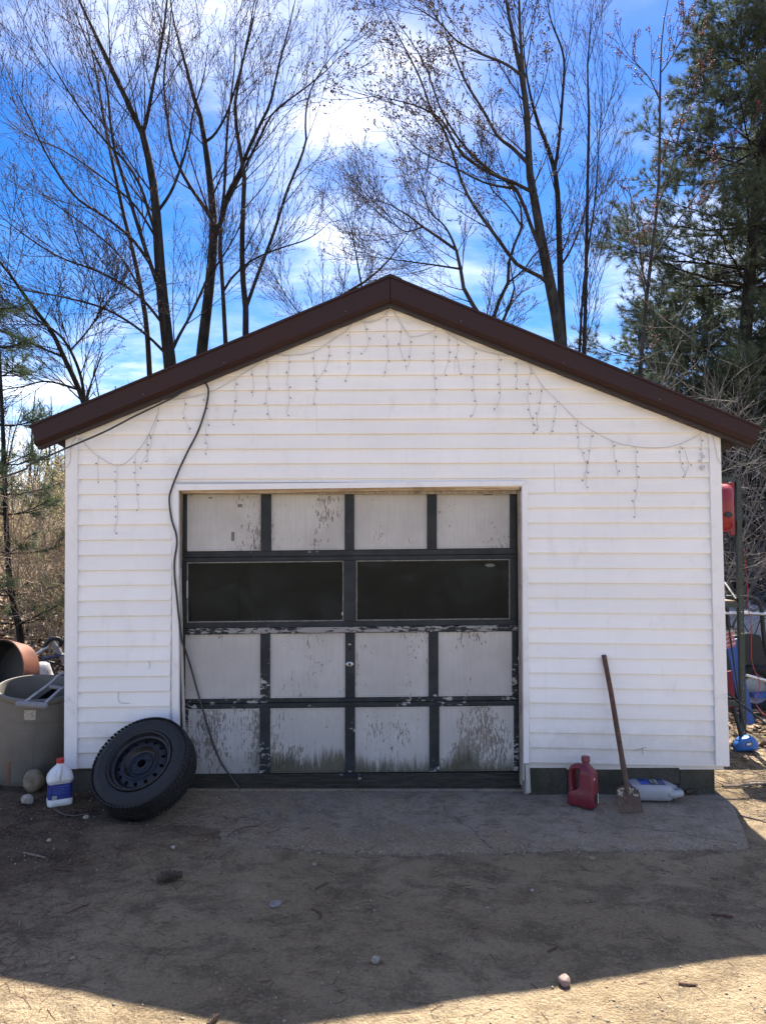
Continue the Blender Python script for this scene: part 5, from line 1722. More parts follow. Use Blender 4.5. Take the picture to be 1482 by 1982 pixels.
# tubular frame hanging over the rim of the bin
tf = thing('walker_frame', P(62, 1364, -0.035), 'grey tubular frame with foam grip hanging out of the grey bin', 'frame')
MB().tube([P(33, 1361.5, -.035), P(36, 1362, -.036), P(88, 1366, -.036), P(92, 1366.5, -.035)], [.018, .023, .023, .018], 12).build('foam_grip', M['foam'], tf, smooth=50)
MB().tube(smooth_path([P(48, 1359, -.03), P(72, 1341, .03), P(98, 1322, .10), P(121, 1303, .16), Vector((-2.30, .30, .70)), Vector((-2.36, .36, .45))], 4), .0095, 8).build('tube', M['tube_grey'], tf, smooth=True)
MB().tube(smooth_path([P(86, 1362, -.03), P(105, 1345, .04), P(122, 1331, .10), Vector((-2.285, .22, .66)), Vector((-2.34, .30, .42))], 4), .0095, 8).build('tube', M['tube_grey'], tf, smooth=True)
MB().tube([P(96, 1328.5, .085), P(118, 1331.5, .105)], .0145, 10).build('cross_grip', M['foam'], tf, smooth=50)

# ---------------------------------------------------------------- clutter behind the bin
crate = thing('black_crate', (-3.42, 1.45, gh(-3.42, 1.45)), 'black plastic tote under the orange tub at the left edge', 'crate')
cz = gh(-3.42, 1.45)
def cr(z, h): return rrect((-3.42, 1.45, z), .27 + h, .30 + h, .05)
MB().loft([cr(cz, -.03), cr(cz + .25, 0), cr(cz + .255, .02), cr(cz + .29, .02), cr(cz + .292, -.01), cr(cz + .03, -.04)], True, True).build('body', M['black_plastic'], crate, smooth=40)
tc = P(0, 1303, 1.25)
tn = Vector((-0.40, -0.90, 0.12)).normalized()
tub = thing('orange_tub', (tc.x, tc.y + .1, cz + .292), 'faded orange plastic tub lying on its side with a dark inside', 'tub')
TM = frame_z(tc, tn)
MB().lathe([(.287, 0.004), (.294, 0.0), (.290, -.02), (.281, -.026), (.268, -.12), (.264, -.13), (.250, -.20), (.21, -.215), (0, -.218)], 48, TM).build('shell', M['orange'], tub, smooth=35)
MB().lathe([(.286, 0.005), (.276, 0.0), (.262, -.12), (.244, -.192), (0, -.20)], 48, TM).build('inside', M['black_plastic'], tub, smooth=35)
wb = thing('white_bucket', P(82, 1330, 2.1), 'small white bucket behind the orange tub', 'bucket')
wbp = P(82, 1330, 2.1); wbp.z = gh(wbp.x, 2.1)
ztop = P(82, 1281, 2.1).z
wb.location = wbp; ORG[wb.name] = wbp
MB().lathe([(0.0, ztop - wbp.z), (.05, ztop - wbp.z - .004), (.075, ztop - wbp.z - .03), (.10, ztop - wbp.z - .08), (.115, .02), (.115, 0)], 28, Matrix.Translation(wbp)).build('body', M['hdpe'], wb, smooth=50)
MB().lathe([(.1165, .05), (.1195, .052), (.1195, .075), (.1155, .077)], 28, Matrix.Translation(wbp)).build('band', M['hdpe'], wb, smooth=40)
fr_o = P(100, 1290, 2.0); fr_o.z = gh(fr_o.x, 2.0)
lc = thing('folded_chair', fr_o, 'folded tube chair with silver and blue tubes lying behind the bin', 'chair')
MB().tube([P(66, 1268, 1.9), P(93, 1252, 2.0)], .011, 10).build('silver_tube', M['chrome'], lc, smooth=50)
MB().tube([P(82, 1276, 1.95), P(104, 1271, 2.0), P(130, 1266, 2.1), Vector((-2.75, 2.2, fr_o.z + .1))], .016, 10).build('blue_tube', M['tube_blue'], lc, smooth=50)
MB().tube(smooth_path([P(86, 1257, 2.0), P(91, 1245, 2.0), P(100, 1237, 2.0), P(112, 1236, 2.02), P(119, 1242, 2.04), P(117, 1250, 2.05)], 4), .021, 10).build('seat_roll', M['black_plastic'], lc, smooth=50)
MB().tube([P(100, 1240, 2.03), P(112, 1258, 2.05), P(122, 1272, 2.08), Vector((-2.78, 2.1, fr_o.z))], .024, 8).build('leg', M['tube_grey'], lc, smooth=50)
MB().tube([P(92, 1280, 2.02), P(110, 1284, 2.03), P(126, 1292, 2.05)], .010, 8).build('leg', M['black_plastic'], lc, smooth=50)
MB().tube([P(96, 1275, 2.04), Vector((-3.0, 2.06, fr_o.z - .01))], .012, 8).build('leg', M['black_plastic'], lc, smooth=50)

# ---------------------------------------------------------------- metal rack and clutter right of the garage
YR = 1.46
rk0 = P(1432, 1430, YR)
rz0 = gh(3.2, YR) - 0.02
rack = thing('metal_rack', (3.2, YR, rz0), 'dark green perforated steel rack standing right of the garage', 'rack')
ztop = P(1432, 922, YR).z
def post(x, y, sx_, holes=True):
    m_ = MB()
    w = .043
    pitch, r_ = .0485, .0058
    n_ = int((ztop - rz0) / pitch)
    for k in range(n_):
        z0, z1 = rz0 + k * pitch, rz0 + (k + 1) * pitch
        zc = (z0 + z1) / 2
        xa, xb = (x, x + w)
        xm = (xa + xb) / 2
        outer = [(xa, z0), (xm, z0), (xb, z0), (xb, zc), (xb, z1), (xm, z1), (xa, z1), (xa, zc)]
        hole = [(xm + r_ * math.cos(t), zc + r_ * math.sin(t)) for t in [R(225 + 45 * j) for j in range(8)]]
        m_.loft([[(a_, y, b_) for a_, b_ in outer], [(a_, y, b_) for a_, b_ in hole], [(a_, y + .0025, b_) for a_, b_ in hole], [(a_, y + .0025, b_) for a_, b_ in outer]], False, False)
    m_.box(x - .0026, x - .0001, y - .001, y + .043, rz0, ztop)
    return m_.build('post', M['rack_green'], rack)
px0 = P(1428, 1100, YR).x
post(px0, YR, 1)
post(2.48, YR, 1)
for (x, y) in ((px0, 2.9), (2.48, 2.9)):
    MB().box(x, x + .0025, y, y + .043, rz0, ztop).box(x + .0026, x + .043, y + .040, y + .043, rz0, ztop).build('post', M['rack_green'], rack)
for z in (ztop - .05, P(1410, 1176, YR).z, rz0 + .35):
    MB().box(2.48, px0 - .003, YR + .004, YR + .008, z, z + .045).build('beam', M['rack_green'], rack)
    MB().box(2.48, px0 + .03, 2.88, 2.884, z, z + .045).build('beam', M['rack_green'], rack)
    MB().box(px0 - .010, px0 - .005, YR + .01, 2.87, z, z + .04).build('beam', M['rack_green'], rack)
    if z > rz0 + .5 and z < 2: MB().box(2.50, px0 - .02, YR + .01, 2.87, z + .046, z + .06).build('shelf', M['stick'], rack)
a_, b_ = P(1402, 1128, YR + .3), P(1424, 1160, YR + .02)
MB().tube([a_, b_], .012, 6).build('brace', M['rack_green'], rack)

# red things on the rack
rs_o = P(1400, 1036, YR - .05)
red = thing('red_shell', Vector((2.95, YR - .03, P(1400, 1035, YR).z)), 'glossy red plastic shell hanging on the rack beside the right corner', 'plastic shell')
cxx = P(1392, 985, YR - .1).x
rings = []
for t in np.linspace(0, 1, 9):
    k = math.sqrt(max(0, 1 - t * t))
    hx = .03 + .10 * k + .0
    hz = .05 + .16 * k
    c = Vector((cxx, YR - .03 - .13 * t, P(1392, 982, YR).z))
    rings.append(rrect(c, hx + .012, hz, .06, 5, Vector((1, 0, 0)), Vector((0, 0, 1))))
MB().loft(rings).build('shell', M['bright_red'], red, smooth=60)
c = Vector((cxx, YR - .025, P(1392, 982, YR).z))
MB().loft([rrect(c + Vector((0, 0, 0)), .155, .222, .07, 5, Vector((1, 0, 0)), Vector((0, 0, 1))), rrect(c + Vector((0, -.018, 0)), .155, .222, .07, 5, Vector((1, 0, 0)), Vector((0, 0, 1))), rrect(c + Vector((0, -.018, 0)), .125, .20, .06, 5, Vector((1, 0, 0)), Vector((0, 0, 1)))]).build('flange', M['bright_red'], red, smooth=40)
for (x0, x1, y0, y1, mt) in ((1385, 1421, 928, 952, 'deep_red'), (1414, 1422, 1006, 1036, 'deep_red')):
    q_ = [P(x0, y1, YR + .015), P(x1, y1, YR + .015), P(x1, y0, YR + .015), P(x0, y0, YR + .015)]
    MB().slab(q_, .06).build('backing_panel', M[mt], red, bevel=.004)
MB().lathe([(0.0, .004), (.035, .003), (.042, -.004)], 20, Matrix.Translation(P(1409, 996, YR - .165)) @ Matrix.Diagonal((.9, 1, .6, 1)) @ Matrix.Rotation(R(90), 4, 'X')).build('socket', M['black_plastic'], red, smooth=40)
MB().slab([P(1394, 1019, YR - .06), P(1415, 1019, YR - .06), P(1416, 1007, YR - .06), P(1394, 1008, YR - .06)], .08).build('strap', M['black_plastic'], red, bevel=.004)
MB().slab([P(1394, 940, YR - .01), P(1414, 934, YR - .01), P(1414, 932, YR - .01), P(1394, 938, YR - .01)], .01).build('edge_strip', M['white_print'], red)
jc = Vector((2.85, 1.95, gh(2.85, 1.95)))
crate2 = thing('black_crate', jc, 'dark plastic crate on the ground behind the rack foot', 'crate')
MB().loft([rrect(jc + Vector((0, 0, z)), hx, hy, .03) for z, hx, hy in ((0, .17, .14), (.25, .19, .16), (.255, .20, .17), (.28, .20, .17), (.28, .175, .145), (.02, .155, .125))]).build('body', M['black_plastic'], crate2, smooth=35)
for k in range(4):
    MB().box(jc.x - .13 + k * .075, jc.x - .085 + k * .075, jc.y - .168, jc.y - .15, jc.z + .06, jc.z + .2).build('slot', M['black_hole'], crate2)
o = MB().tube(smooth_path([P(1439, 1062, YR - .01), P(1442, 1100, YR - .02), P(1446, 1140, YR - .02), P(1446, 1170, YR - .02), P(1453, 1215, YR - .02), P(1453, 1270, YR - .02), P(1460, 1300, YR), P(1467, 1310, YR), P(1468, 1335, YR), P(1461, 1358, YR), P(1470, 1375, YR - .05), P(1482, 1386, YR - .1)], 4), .0035, 6).build('red_rope', simple('red_cord', (0.36, 0.05, 0.06), 0.6), org=P(1446, 1170, YR - .02), smooth=True)
tag(o, 'thin red rope hanging beside the green rack post', 'rope')

# leaning things at the rack foot
def leaner(name, label, cat, quad, y0, y1, mat, th=.02):
    """quad: pixel corners (bl, br, tr, tl); y0 depth at the foot, y1 at the top"""
    q_ = [P(*quad[0], y0), P(*quad[1], y0), P(*quad[2], y1), P(*quad[3], y1)]
    o_ = MB().slab(q_, th).build(name, mat, org=q_[0], bevel=.003)
    return tag(o_, label, cat)
leaner('blue_board', 'wide blue plastic board leaning behind the green rack post', 'board', ((1438, 1404), (1460, 1401), (1426, 1236), (1404, 1242)), 1.62, 1.95, M['blue_plastic'])
leaner('blue_board', 'blue plastic strip lying flat at the right edge beyond the rack', 'board', ((1458, 1352), (1500, 1352), (1500, 1341), (1458, 1343)), 2.6, 2.62, M['blue_plastic'], .10)
leaner('red_board', 'dark red board standing behind the right corner of the garage', 'board', ((1404, 1372), (1424, 1366), (1416, 1298), (1402, 1300)), 1.9, 2.0, M['deep_red'])
cu = thing('striped_cushion', P(1412, 1240, YR - .02), 'pink striped cushion wedged in the rack beside the right corner', 'cushion')
for k in range(8):
    t0, t1 = k / 8, (k + 1) / 8
    a_, b_ = P(1398, 1225 + 34 * t0, YR - .02), P(1416 + 7 * min(1, t1 * 1.3), 1219 + 32 * t0, YR - .02)
    c_, d_ = P(1416 + 7 * min(1, t1 * 1.3), 1219 + 32 * t1 - .4, YR - .02), P(1398, 1225 + 34 * t1 - .4, YR - .02)
    MB().slab([d_, c_, b_, a_], .05).build('stripe', M['pink' if k % 2 else 'pink_pale'], cu, bevel=.004)
for pts, nm, lab_, mt, r_ in (([P(1402, 1338, YR - .1), P(1440, 1368, YR - .15), P(1482, 1402, YR - .2), P(1500, 1416, YR - .2)], 'tool_handle', 'dark pole crossing low in front of the rack', 'black_plastic', .009),
                             ([P(1408, 1200, YR - .03), P(1420, 1290, YR - .05), P(1432, 1372, YR - .2), P(1441, 1412, YR - .32)], 'tool_handle', 'thin dark tool shaft leaning across the rack post foot', 'black_plastic', .0075),
                             ([P(1443, 1307, 2.3), P(1482, 1318, 2.3), P(1520, 1328, 2.3)], 'metal_bar', 'bright metal bar lying beyond the rack at the right edge', 'chrome', .016)):
    o = MB().tube(pts, r_, 8).build(nm, M[mt], org=pts[0], smooth=50)
    tag(o, lab_, 'pole')
tb_ = G(1449, 1457, gh(3.03, 1.0))
tool = thing('trimmer_head', tb_, 'bright blue power tool housing lying on the ground by the rack', 'power tool')
tx = Vector((1, -.1, .06)).normalized()
ty = Vector((.1, 1, 0)).normalized()
def ts(u, hy, hz): return rrect(tb_ + tx * u + Vector((0, .06, hz + .005)), hy, hz, min(hy, hz) * .6, 4, ty, Vector((0, 0, 1)))
MB().loft([ts(-.095, .03, .02), ts(-.082, .05, .038), ts(-.04, .062, .058), ts(.03, .062, .062), ts(.07, .054, .052), ts(.092, .036, .034)]).build('housing', M['tool_blue'], tool, smooth=50)
q_ = [tb_ + tx * u + Vector((0, -.004, z)) for u, z in ((-.03, .055), (.022, .060), (.022, .092), (-.03, .086))]
lb2 = MB().slab(q_, .004).build('label', M['black_print'], tool)
q_ = [tb_ + tx * u + Vector((0, -.006, z)) for u, z in ((-.022, .062), (.016, .066), (.016, .085), (-.022, .080))]
MB().slab(q_, .003).build('plate', M['white_print'], lb2)
MB().tube([tb_ + Vector((-.02, .08, .10)), tb_ + Vector((-.035, .12, .22)), tb_ + Vector((-.05, .16, .34))], [.022, .016, .014], 10).build('shaft', M['black_plastic'], tool, smooth=50)


# ---------------------------------------------------------------- black cart and white car
def road_wheel(parent, c, r_, w_):
    mx = frame_z(c, (0, -1, 0))
    t_ = MB().lathe([(r_ * .62, -w_ * .4), (r_ * .7, -w_ / 2), (r_ * .93, -w_ / 2), (r_, -w_ * .35), (r_, w_ * .35), (r_ * .93, w_ / 2), (r_ * .7, w_ / 2), (r_ * .62, w_ * .4)], 28, mx, close=True).build('tyre', M['rubber'], parent, smooth=40)
    MB().lathe([(0, w_ * .25), (r_ * .2, w_ * .3), (r_ * .5, w_ * .2), (r_ * .63, w_ * .4), (r_ * .63, -w_ * .4)], 24, mx).build('rim', M['tube_grey'], t_, smooth=35)


cy = 2.9
cg = gh(4.6, cy)
cart = thing('utility_cart', (4.6, cy, cg), 'black open utility cart with roll frame right of the rack', 'cart')
def cp(px, py, y=cy): return P(px, py, y)
rings = []
for y in (cy + .02, cy + .95):
    rings.append([(x, y, z) for x, z in ((3.72, cg + .42), (3.75, cg + .80), (3.95, cg + .84), (4.12, cg + .82), (4.20, cg + .55), (4.75, cg + .52), (4.82, cg + .80), (5.6, cg + .82), (5.72, cg + .66), (5.75, cg + .42), (5.5, cg + .30), (3.9, cg + .30))])
MB().loft(rings).build('body', M['black_plastic'], cart, bevel=.02)
MB().loft([[(x, y, z) for x, z in ((4.13, cg + .22), (4.16, cg + .50), (4.60, cg + .50), (4.63, cg + .24))] for y in (cy, cy + .02)]).build('door_panel', M['tube_grey'], cart, bevel=.008)
MB().box(4.2, 4.75, cy + .1, cy + .85, cg + .53, cg + .64).build('seat', M['black_bag'], cart, bevel=.03)
for y in (cy + .03, cy + .92):
    MB().tube(smooth_path([cp(1404, 1156, y), cp(1430, 1156, y), cp(1454, 1158, y), cp(1468, 1166, y), cp(1473, 1186, y), cp(1477, 1230, y), cp(1484, 1275, y)], 4), .024, 8).build('roll_bar', M['black_plastic'], cart, smooth=50)
    MB().tube([cp(1404, 1156, y), Vector((3.78, y, cg + .8))], .022, 8).build('roll_bar', M['black_plastic'], cart, smooth=50)
MB().tube([cp(1400, 1187), cp(1440, 1187), cp(1490, 1189)], .018, 8).build('rail', M['chrome'], cart, smooth=50)
for x in (4.02, 5.30):
    road_wheel(cart, Vector((x, cy + .02, cg + .25)), .25, .16)
    road_wheel(cart, Vector((x, cy + .94, cg + .25)), .25, .16)
vy = 5.1
vg = gh(6.6, vy + .7)
car = thing('parked_car', (6.9, vy + .8, vg), 'white parked car glimpsed behind the black cart at the right edge', 'car')
body_prof = [(5.05, .42), (5.0, .62), (5.25, .78), (5.75, .84), (6.15, 1.14), (6.5, 1.20), (7.4, 1.20), (8.05, .88), (8.85, .80), (9.05, .62), (9.05, .40), (8.9, .26), (5.2, .26)]
def carsec(y, k, cut): return [(x, y, vg + (z if z < .9 else z - cut)) for x, z in body_prof]
MB().loft([carsec(vy + .03, 0, .10), carsec(vy + .12, 0, 0), carsec(vy + 1.5, 0, 0), carsec(vy + 1.6, 0, .10)]).build('body', M['car_white'], car, smooth=40)
for (xa, xb) in ((5.95, 6.75), (6.82, 7.75)):
    MB().slab([(xa, vy + .02, vg + .86), (xb, vy + .02, vg + .86), (min(xb, 7.45), vy + .06, vg + 1.08), (max(xa, 6.2), vy + .06, vg + 1.08)], .02).build('window', M['car_glass'], car)
MB().add([(5.78, vy + .18, vg + .87), (5.78, vy + 1.45, vg + .87), (6.13, vy + 1.4, vg + 1.15), (6.13, vy + .23, vg + 1.15)], [(0, 1, 2, 3)]).xf(Matrix.Translation((-.012, 0, .012))).build('windscreen', M['car_glass'], car)
for x in (5.75, 8.25):
    road_wheel(car, Vector((x, vy + .06, vg + .28)), .28, .17)
    road_wheel(car, Vector((x, vy + 1.55, vg + .28)), .28, .17)

# ---------------------------------------------------------------- power cable
cab = [Vector((-9.0, -0.55, 1.10)), Vector((-6.0, -0.30, 1.42)), Vector((-4.2, -0.14, 1.74))] + [P(px, py, -.10) for px, py in ((0, 925), (60, 898), (130, 867), (200, 837), (260, 806), (310, 782), (343, 765))] + \
      [P(362, 751, -.065), P(372, 744, -.055), P(386, 741.5, -.05), P(397, 741, -.045), P(403.5, 755, -.045), P(401, 778, -.036), P(395, 802, -.034), P(383, 836, -.034), P(365, 871, -.034), P(350, 902, -.035), P(340, 926, -.038), P(333, 944, -.046), P(328, 966, -.046), P(332, 1003, -.044), P(341, 1033, -.046), P(342.5, 1054, -.046), P(338, 1085, -.044), P(338.5, 1118, -.044), P(342, 1150, -.044), P(346.5, 1195, -.042), P(352, 1236, -.012), P(359, 1258, .03), P(369, 1290, .07), P(381, 1333, .078), P(390, 1364, .078), P(402, 1405, .078), P(417, 1451, .078), P(430, 1479, .075), P(448, 1505, .065), P(465, 1528, .045)]
o = MB().tube(smooth_path(cab, 5), .0068, 8).build('power_cable', M['cable'], org=P(397, 741, -.045), smooth=True)
tag(o, 'black cable strung to the eave and hanging down beside the garage door', 'cable')

# ---------------------------------------------------------------- icicle light string
LY = -0.0265
main_l = [(127, 905), (136, 893), (137, 866), (144, 850), (157, 851), (171, 866), (191, 884), (227, 901), (254, 887), (283, 850), (305, 802), (313, 776), (356, 771), (409, 758), (453, 734), (506, 700), (519, 687), (562, 688), (606, 681), (638, 661), (672, 638), (689, 620), (711, 624), (740, 614), (757, 594), (766, 611), (787, 643), (797, 652), (838, 642), (843, 626), (861, 641), (915, 672), (962, 686), (1000, 689), (1016, 696), (1049, 746), (1080, 777), (1116, 813), (1147, 834), (1188, 855), (1226, 864), (1275, 867), (1316, 859), (1347, 844), (1363, 832), (1376, 838), (1383, 862), (1388, 888), (1395, 898)]
def lp(px, py): return P(px, py, LY if 150 < px < 1371 else -0.039)
lights = thing('string_lights', lp(757, 594), 'string of icicle lights draped along the gable under the brown trim', 'string lights')
MB().tube(smooth_path([lp(*p_) for p_ in main_l], 5), .0021, 5).build('main_cord', M['cord_white'], lights, smooth=True)
bulb_me = None
drops = [[(191, 884), (190, 905), (189, 931)], [(227, 901), (226, 960), (229, 1000), (222, 1030)], [(262, 885), (263, 930), (268, 985)], [(305, 804), (296, 845), (290, 870), (270, 905)], [(292, 832), (284, 860), (286, 893)], [(358, 772), (356, 800), (360, 815), (368, 838)],
         [(398, 762), (400, 810), (397, 850), (403, 862), (396, 876)], [(455, 733), (457, 775), (449, 820)], [(487, 713), (492, 745), (489, 768)], [(519, 690), (519, 740), (515, 780), (524, 812)], [(560, 689), (557, 740), (560, 770), (555, 802)], [(608, 683), (607, 715), (613, 735)],
         [(640, 660), (634, 705), (615, 735), (606, 782)], [(676, 637), (677, 690), (676, 715), (667, 738)], [(705, 624), (709, 645), (714, 662), (703, 682)], [(749, 608), (747, 640), (752, 690), (748, 705), (742, 730)], [(777, 630), (774, 665), (780, 696)], [(795, 652), (794, 690), (786, 718)],
         [(839, 643), (840, 700), (842, 740), (845, 765)], [(868, 647), (870, 690), (860, 726)], [(884, 655), (884, 690), (889, 722)], [(917, 673), (917, 755), (922, 785), (914, 805)], [(964, 687), (966, 750), (968, 770), (960, 791)], [(1000, 690), (1000, 725), (997, 752)],
         [(1025, 711), (1021, 770), (1026, 800), (1030, 818), (1042, 828), (1030, 838)], [(1049, 746), (1043, 790), (1037, 810), (1042, 828)], [(1078, 777), (1073, 815), (1064, 842)], [(1116, 813), (1120, 865), (1134, 895), (1133, 942)], [(1146, 834), (1140, 870), (1136, 905), (1129, 930)],
         [(1184, 853), (1189, 890), (1194, 921)], [(1228, 864), (1233, 940), (1228, 970), (1230, 998)], [(1317, 860), (1317, 895), (1326, 922), (1333, 900), (1323, 866)], [(1353, 843), (1356, 870), (1358, 900)]]
rsd = random.Random(9)
for dl_ in drops:
    pth = []
    for k in range(len(dl_) - 1):
        (x0, y0), (x1, y1) = dl_[k], dl_[k + 1]
        m_ = max(2, int(abs(y1 - y0) / 9))
        for j in range(m_):
            t = j / m_
            pth.append((x0 + (x1 - x0) * t + rsd.uniform(-1.6, 1.6) * (1 if pth else 0), y0 + (y1 - y0) * t))
    pth.append(dl_[-1])
    pts = [P(x_, y_, LY - rsd.uniform(0, .003)) for x_, y_ in pth]
    s_o = MB().tube(smooth_path(pts, 3), .0015, 5).build('strand', M['cord_white'], lights, smooth=True)
    nb_ = max(2, int(len(pts) / 2.2))
    for j in range(nb_):
        c = pts[min(len(pts) - 1, int((j + .6) * len(pts) / nb_))]
        off = Vector((rsd.choice((-1, 1)) * rsd.uniform(.007, .014), -.002, rsd.uniform(-.012, .002)))
        if bulb_me is None:
            b0_ = MB().lathe([(0.0, -.0075), (.0026, -.006), (.0036, -.001), (.0036, .004), (.0022, .006), (0, .006)], 8)
            ob = b0_.build('bulb', M['bulb'])
            bulb_me = ob.data
            bpy.data.objects.remove(ob)
        ob = bpy.data.objects.new('bulb', bulb_me)
        COL.objects.link(ob)
        ob.parent = s_o
        ob.location = c + off - ORG[s_o.name]
        ob.rotation_euler = (rsd.uniform(-.6, .6), rsd.uniform(-.8, .8), 0)
c = P(1358, 905, LY - .004)
pl_ = MB().box(c.x - .012, c.x + .012, c.y - .008, c.y + .006, c.z - .012, c.z + .014).build('plug', M['plug'], lights, bevel=.003)
for s_ in (-1, 1):
    MB().box(c.x + s_ * .007 - .0015, c.x + s_ * .007 + .0015, c.y - .003, c.y, c.z - .026, c.z - .0125).build('prong', M['steel'], pl_)
for (px, py) in ((1357, 879), (1361, 884), (1354, 892)):
    c2 = P(px, py, LY - .004)
    MB().box(c2.x - .008, c2.x + .008, c2.y - .0006, c2.y + .0006, c2.z - .010, c2.z + .010).build('care_tag', M['plug'], lights)
for (px, py) in ((313, 775), (519, 686), (689, 619), (757, 592), (843, 625), (1000, 688), (1363, 831), (137, 866)):
    c2 = lp(px, py)
    MB().box(c2.x - .005, c2.x + .005, c2.y - .004, c2.y + .003, c2.z - .006, c2.z + .006).build('clip', M['plug'], lights)


# ---------------------------------------------------------------- stones, cones, sticks
def rock(name, label, px, py, w, h, d, mat, seed, z=None, group=None, cat='stone', sink=0.15):
    g0 = G(px, py, z if z is not None else -0.03)
    zz = z if z is not None else gh(g0.x, g0.y)
    c = Vector((g0.x, g0.y, zz))
    bm = bmesh.new()
    bmesh.ops.create_icosphere(bm, subdivisions=3, radius=1.0)
    rs_ = np.random.RandomState(seed)
    dirs_ = rs_.normal(size=(12, 3))
    dirs_ /= np.linalg.norm(dirs_, axis=1, keepdims=True)
    offs = rs_.uniform(.72, .98, 12)
    for v in bm.verts:
        n_ = np.array(v.co)
        k = 1.0
        for dd, oo in zip(dirs_, offs):
            s_ = float(n_ @ dd)
            if s_ > oo: k = min(k, oo / s_)
        v.co *= k * (1 + .03 * math.sin(7 * v.co.x + seed) * math.cos(6 * v.co.y))
        v.co = Vector((v.co.x * w / 2, v.co.y * d / 2, v.co.z * h / 2 + h / 2 * (1 - 2 * sink)))
    me = bpy.data.meshes.new(name)
    bm.to_mesh(me)
    bm.free()
    me.transform(Matrix.Translation(c) @ Matrix.Rotation(rs_.uniform(0, 6), 4, 'Z'))
    o_ = link_mesh(name, me, M[mat], org=c, smooth=40)
    return tag(o_, label, cat, group)


rock('boulder', 'round tan boulder between the grey bin and the white jug', 66, 1545, .155, .165, .16, 'stone_tan', 3, sink=.08)
rock('stone', 'pale fist sized stone in front of the tan boulder', 53, 1569, .088, .075, .08, 'stone_pale', 8)
rock('stone', 'small pale pebble before the tyre and the white jug', 167, 1601, .04, .03, .04, 'stone_pale', 12)
rock('stone', 'pinkish stone at the edge of the roof shadow', 1091, 1900, .058, .050, .05, 'stone_pink', 15)
rock('stone', 'flat blue grey stone in the middle of the shaded yard', 533, 1746, .075, .014, .06, 'stone_blue', 21, sink=.3)
rock('stone', 'whitish chunk of stone in the shadow near the bottom middle', 727, 1862, .038, .032, .035, 'stone_pale', 25)
rock('stone', 'small pale stone below the worn apron edge left of centre', 608, 1677, .026, .02, .024, 'stone_pale', 28)
rock('stone', 'grey pebble at the foot of the apron under the tyre', 335, 1656, .030, .022, .028, 'stone_pale', 31)
rock('stone', 'flat tan pebble left of the pine cone', 140, 1856, .028, .014, .024, 'stone_tan', 35)
rock('stone', 'tiny white stone on the sand below the red jug', 1029, 1724, .022, .016, .02, 'stone_pale', 38)
rock('stone', 'tan pebble half buried before the right end of the apron', 1145, 1660, .05, .02, .045, 'stone_tan', 41, sink=.3)
rock('stone', 'small grey pebble on the dirt at the left edge', 95, 1649, .032, .022, .03, 'stone_pale', 44)


def cone(label, px, py, L, ang, z=None):
    g0 = G(px, py, z if z is not None else -0.03)
    c = Vector((g0.x, g0.y, (z if z is not None else gh(g0.x, g0.y)) + L * .2))
    root = thing('pine_cone', c, label, 'pine cone')
    dv = Vector((math.cos(ang), math.sin(ang), .05)).normalized()
    mx = frame_z(c - dv * L / 2, dv, Vector((0, 0, 1)))
    MB().lathe([(0, 0), (L * .12, L * .05), (L * .16, L * .3), (L * .12, L * .7), (0, L)], 12, mx).build('core', M['cone'], root, smooth=True)
    m_ = MB()
    for k in range(64):
        t = k / 63
        a_ = k * 2.39996
        r_ = L * (.12 + .10 * math.sin(min(1, t * 1.25) * math.pi) ** .8)
        zb = L * (.04 + .88 * t)
        w2 = L * .075
        ca, sa = math.cos(a_), math.sin(a_)
        p0 = [Vector((ca * L * .08 - sa * s * w2 * .5, sa * L * .08 + ca * s * w2 * .5, zb)) for s in (-1, 1)]
        p1 = [Vector((ca * r_ - sa * s * w2, sa * r_ + ca * s * w2, zb + L * .06)) for s in (1, -1)]
        q_ = [mx @ v for v in p0 + p1]
        up_ = (mx.to_3x3() @ Vector((0, 0, L * .018)))
        m_.hexa(q_, [v + up_ for v in q_])
    m_.build('scales', M['cone'], root)


cone('dark pine cone lying in the shaded sand left of centre', 328, 1712, .135, R(12))
cone('pine cone lying by the foundation right of the grey bottle', 1338, 1537, .11, R(20), 0.0)
cone('small crumbled pine cone at the bottom edge of the picture', 412, 1977, .06, R(60))


def stick(label, pix, r_, mat='stick'):
    pts = []
    for px, py in pix:
        g0 = G(px, py, -0.02)
        pts.append(Vector((g0.x, g0.y, gh(g0.x, g0.y) + r_ * 1.3)))
    if pts[0].y > -.85 and pts[0].x > -1.2 and pts[0].x < 2.2:
        for p_ in pts: p_.z = max(p_.z, 0.004 + r_)
    o_ = MB().tube(smooth_path(pts, 4), [r_] * (4 * (len(pts) - 1)) + [r_ * .5], 6).build('stick', M[mat], org=pts[0], smooth=50)
    tag(o_, label, 'stick')


stick('pale split stick lying on the dirt near the left edge', [(45, 1667), (66, 1671), (88, 1675)], .006)
stick('thin pale twig curving below the white jug', [(104, 1577), (122, 1588), (145, 1591), (170, 1588)], .003)
stick('dark twig left of the pine cone', [(102, 1690), (120, 1692), (142, 1694)], .005, 'shaft')
stick('pale upright twig on the dirt by the left edge', [(36, 1790), (40, 1777), (46, 1764)], .003)
stick('thin pale twig at the far left low down', [(12, 1809), (22, 1815), (30, 1820)], .003)
stick('dark stick in the shade right of the flat stone', [(612, 1716), (624, 1710), (635, 1705)], .005, 'shaft')
stick('short dark twig on the sunlit sand at lower right', [(1312, 1897), (1330, 1899), (1349, 1900)], .0045, 'shaft')
stick('curved dark twig below the flat stone', [(603, 1752), (615, 1758), (622, 1766), (619, 1772)], .0045, 'shaft')
stick('long thin twig lying on the dirt left of the shadow middle', [(128, 1766), (150, 1756), (175, 1748)], .003, 'shaft')
stick('long bare branch lying on the sunlit ground right of the foundation', [(1398, 1522), (1430, 1521), (1460, 1517), (1490, 1518)], .011)
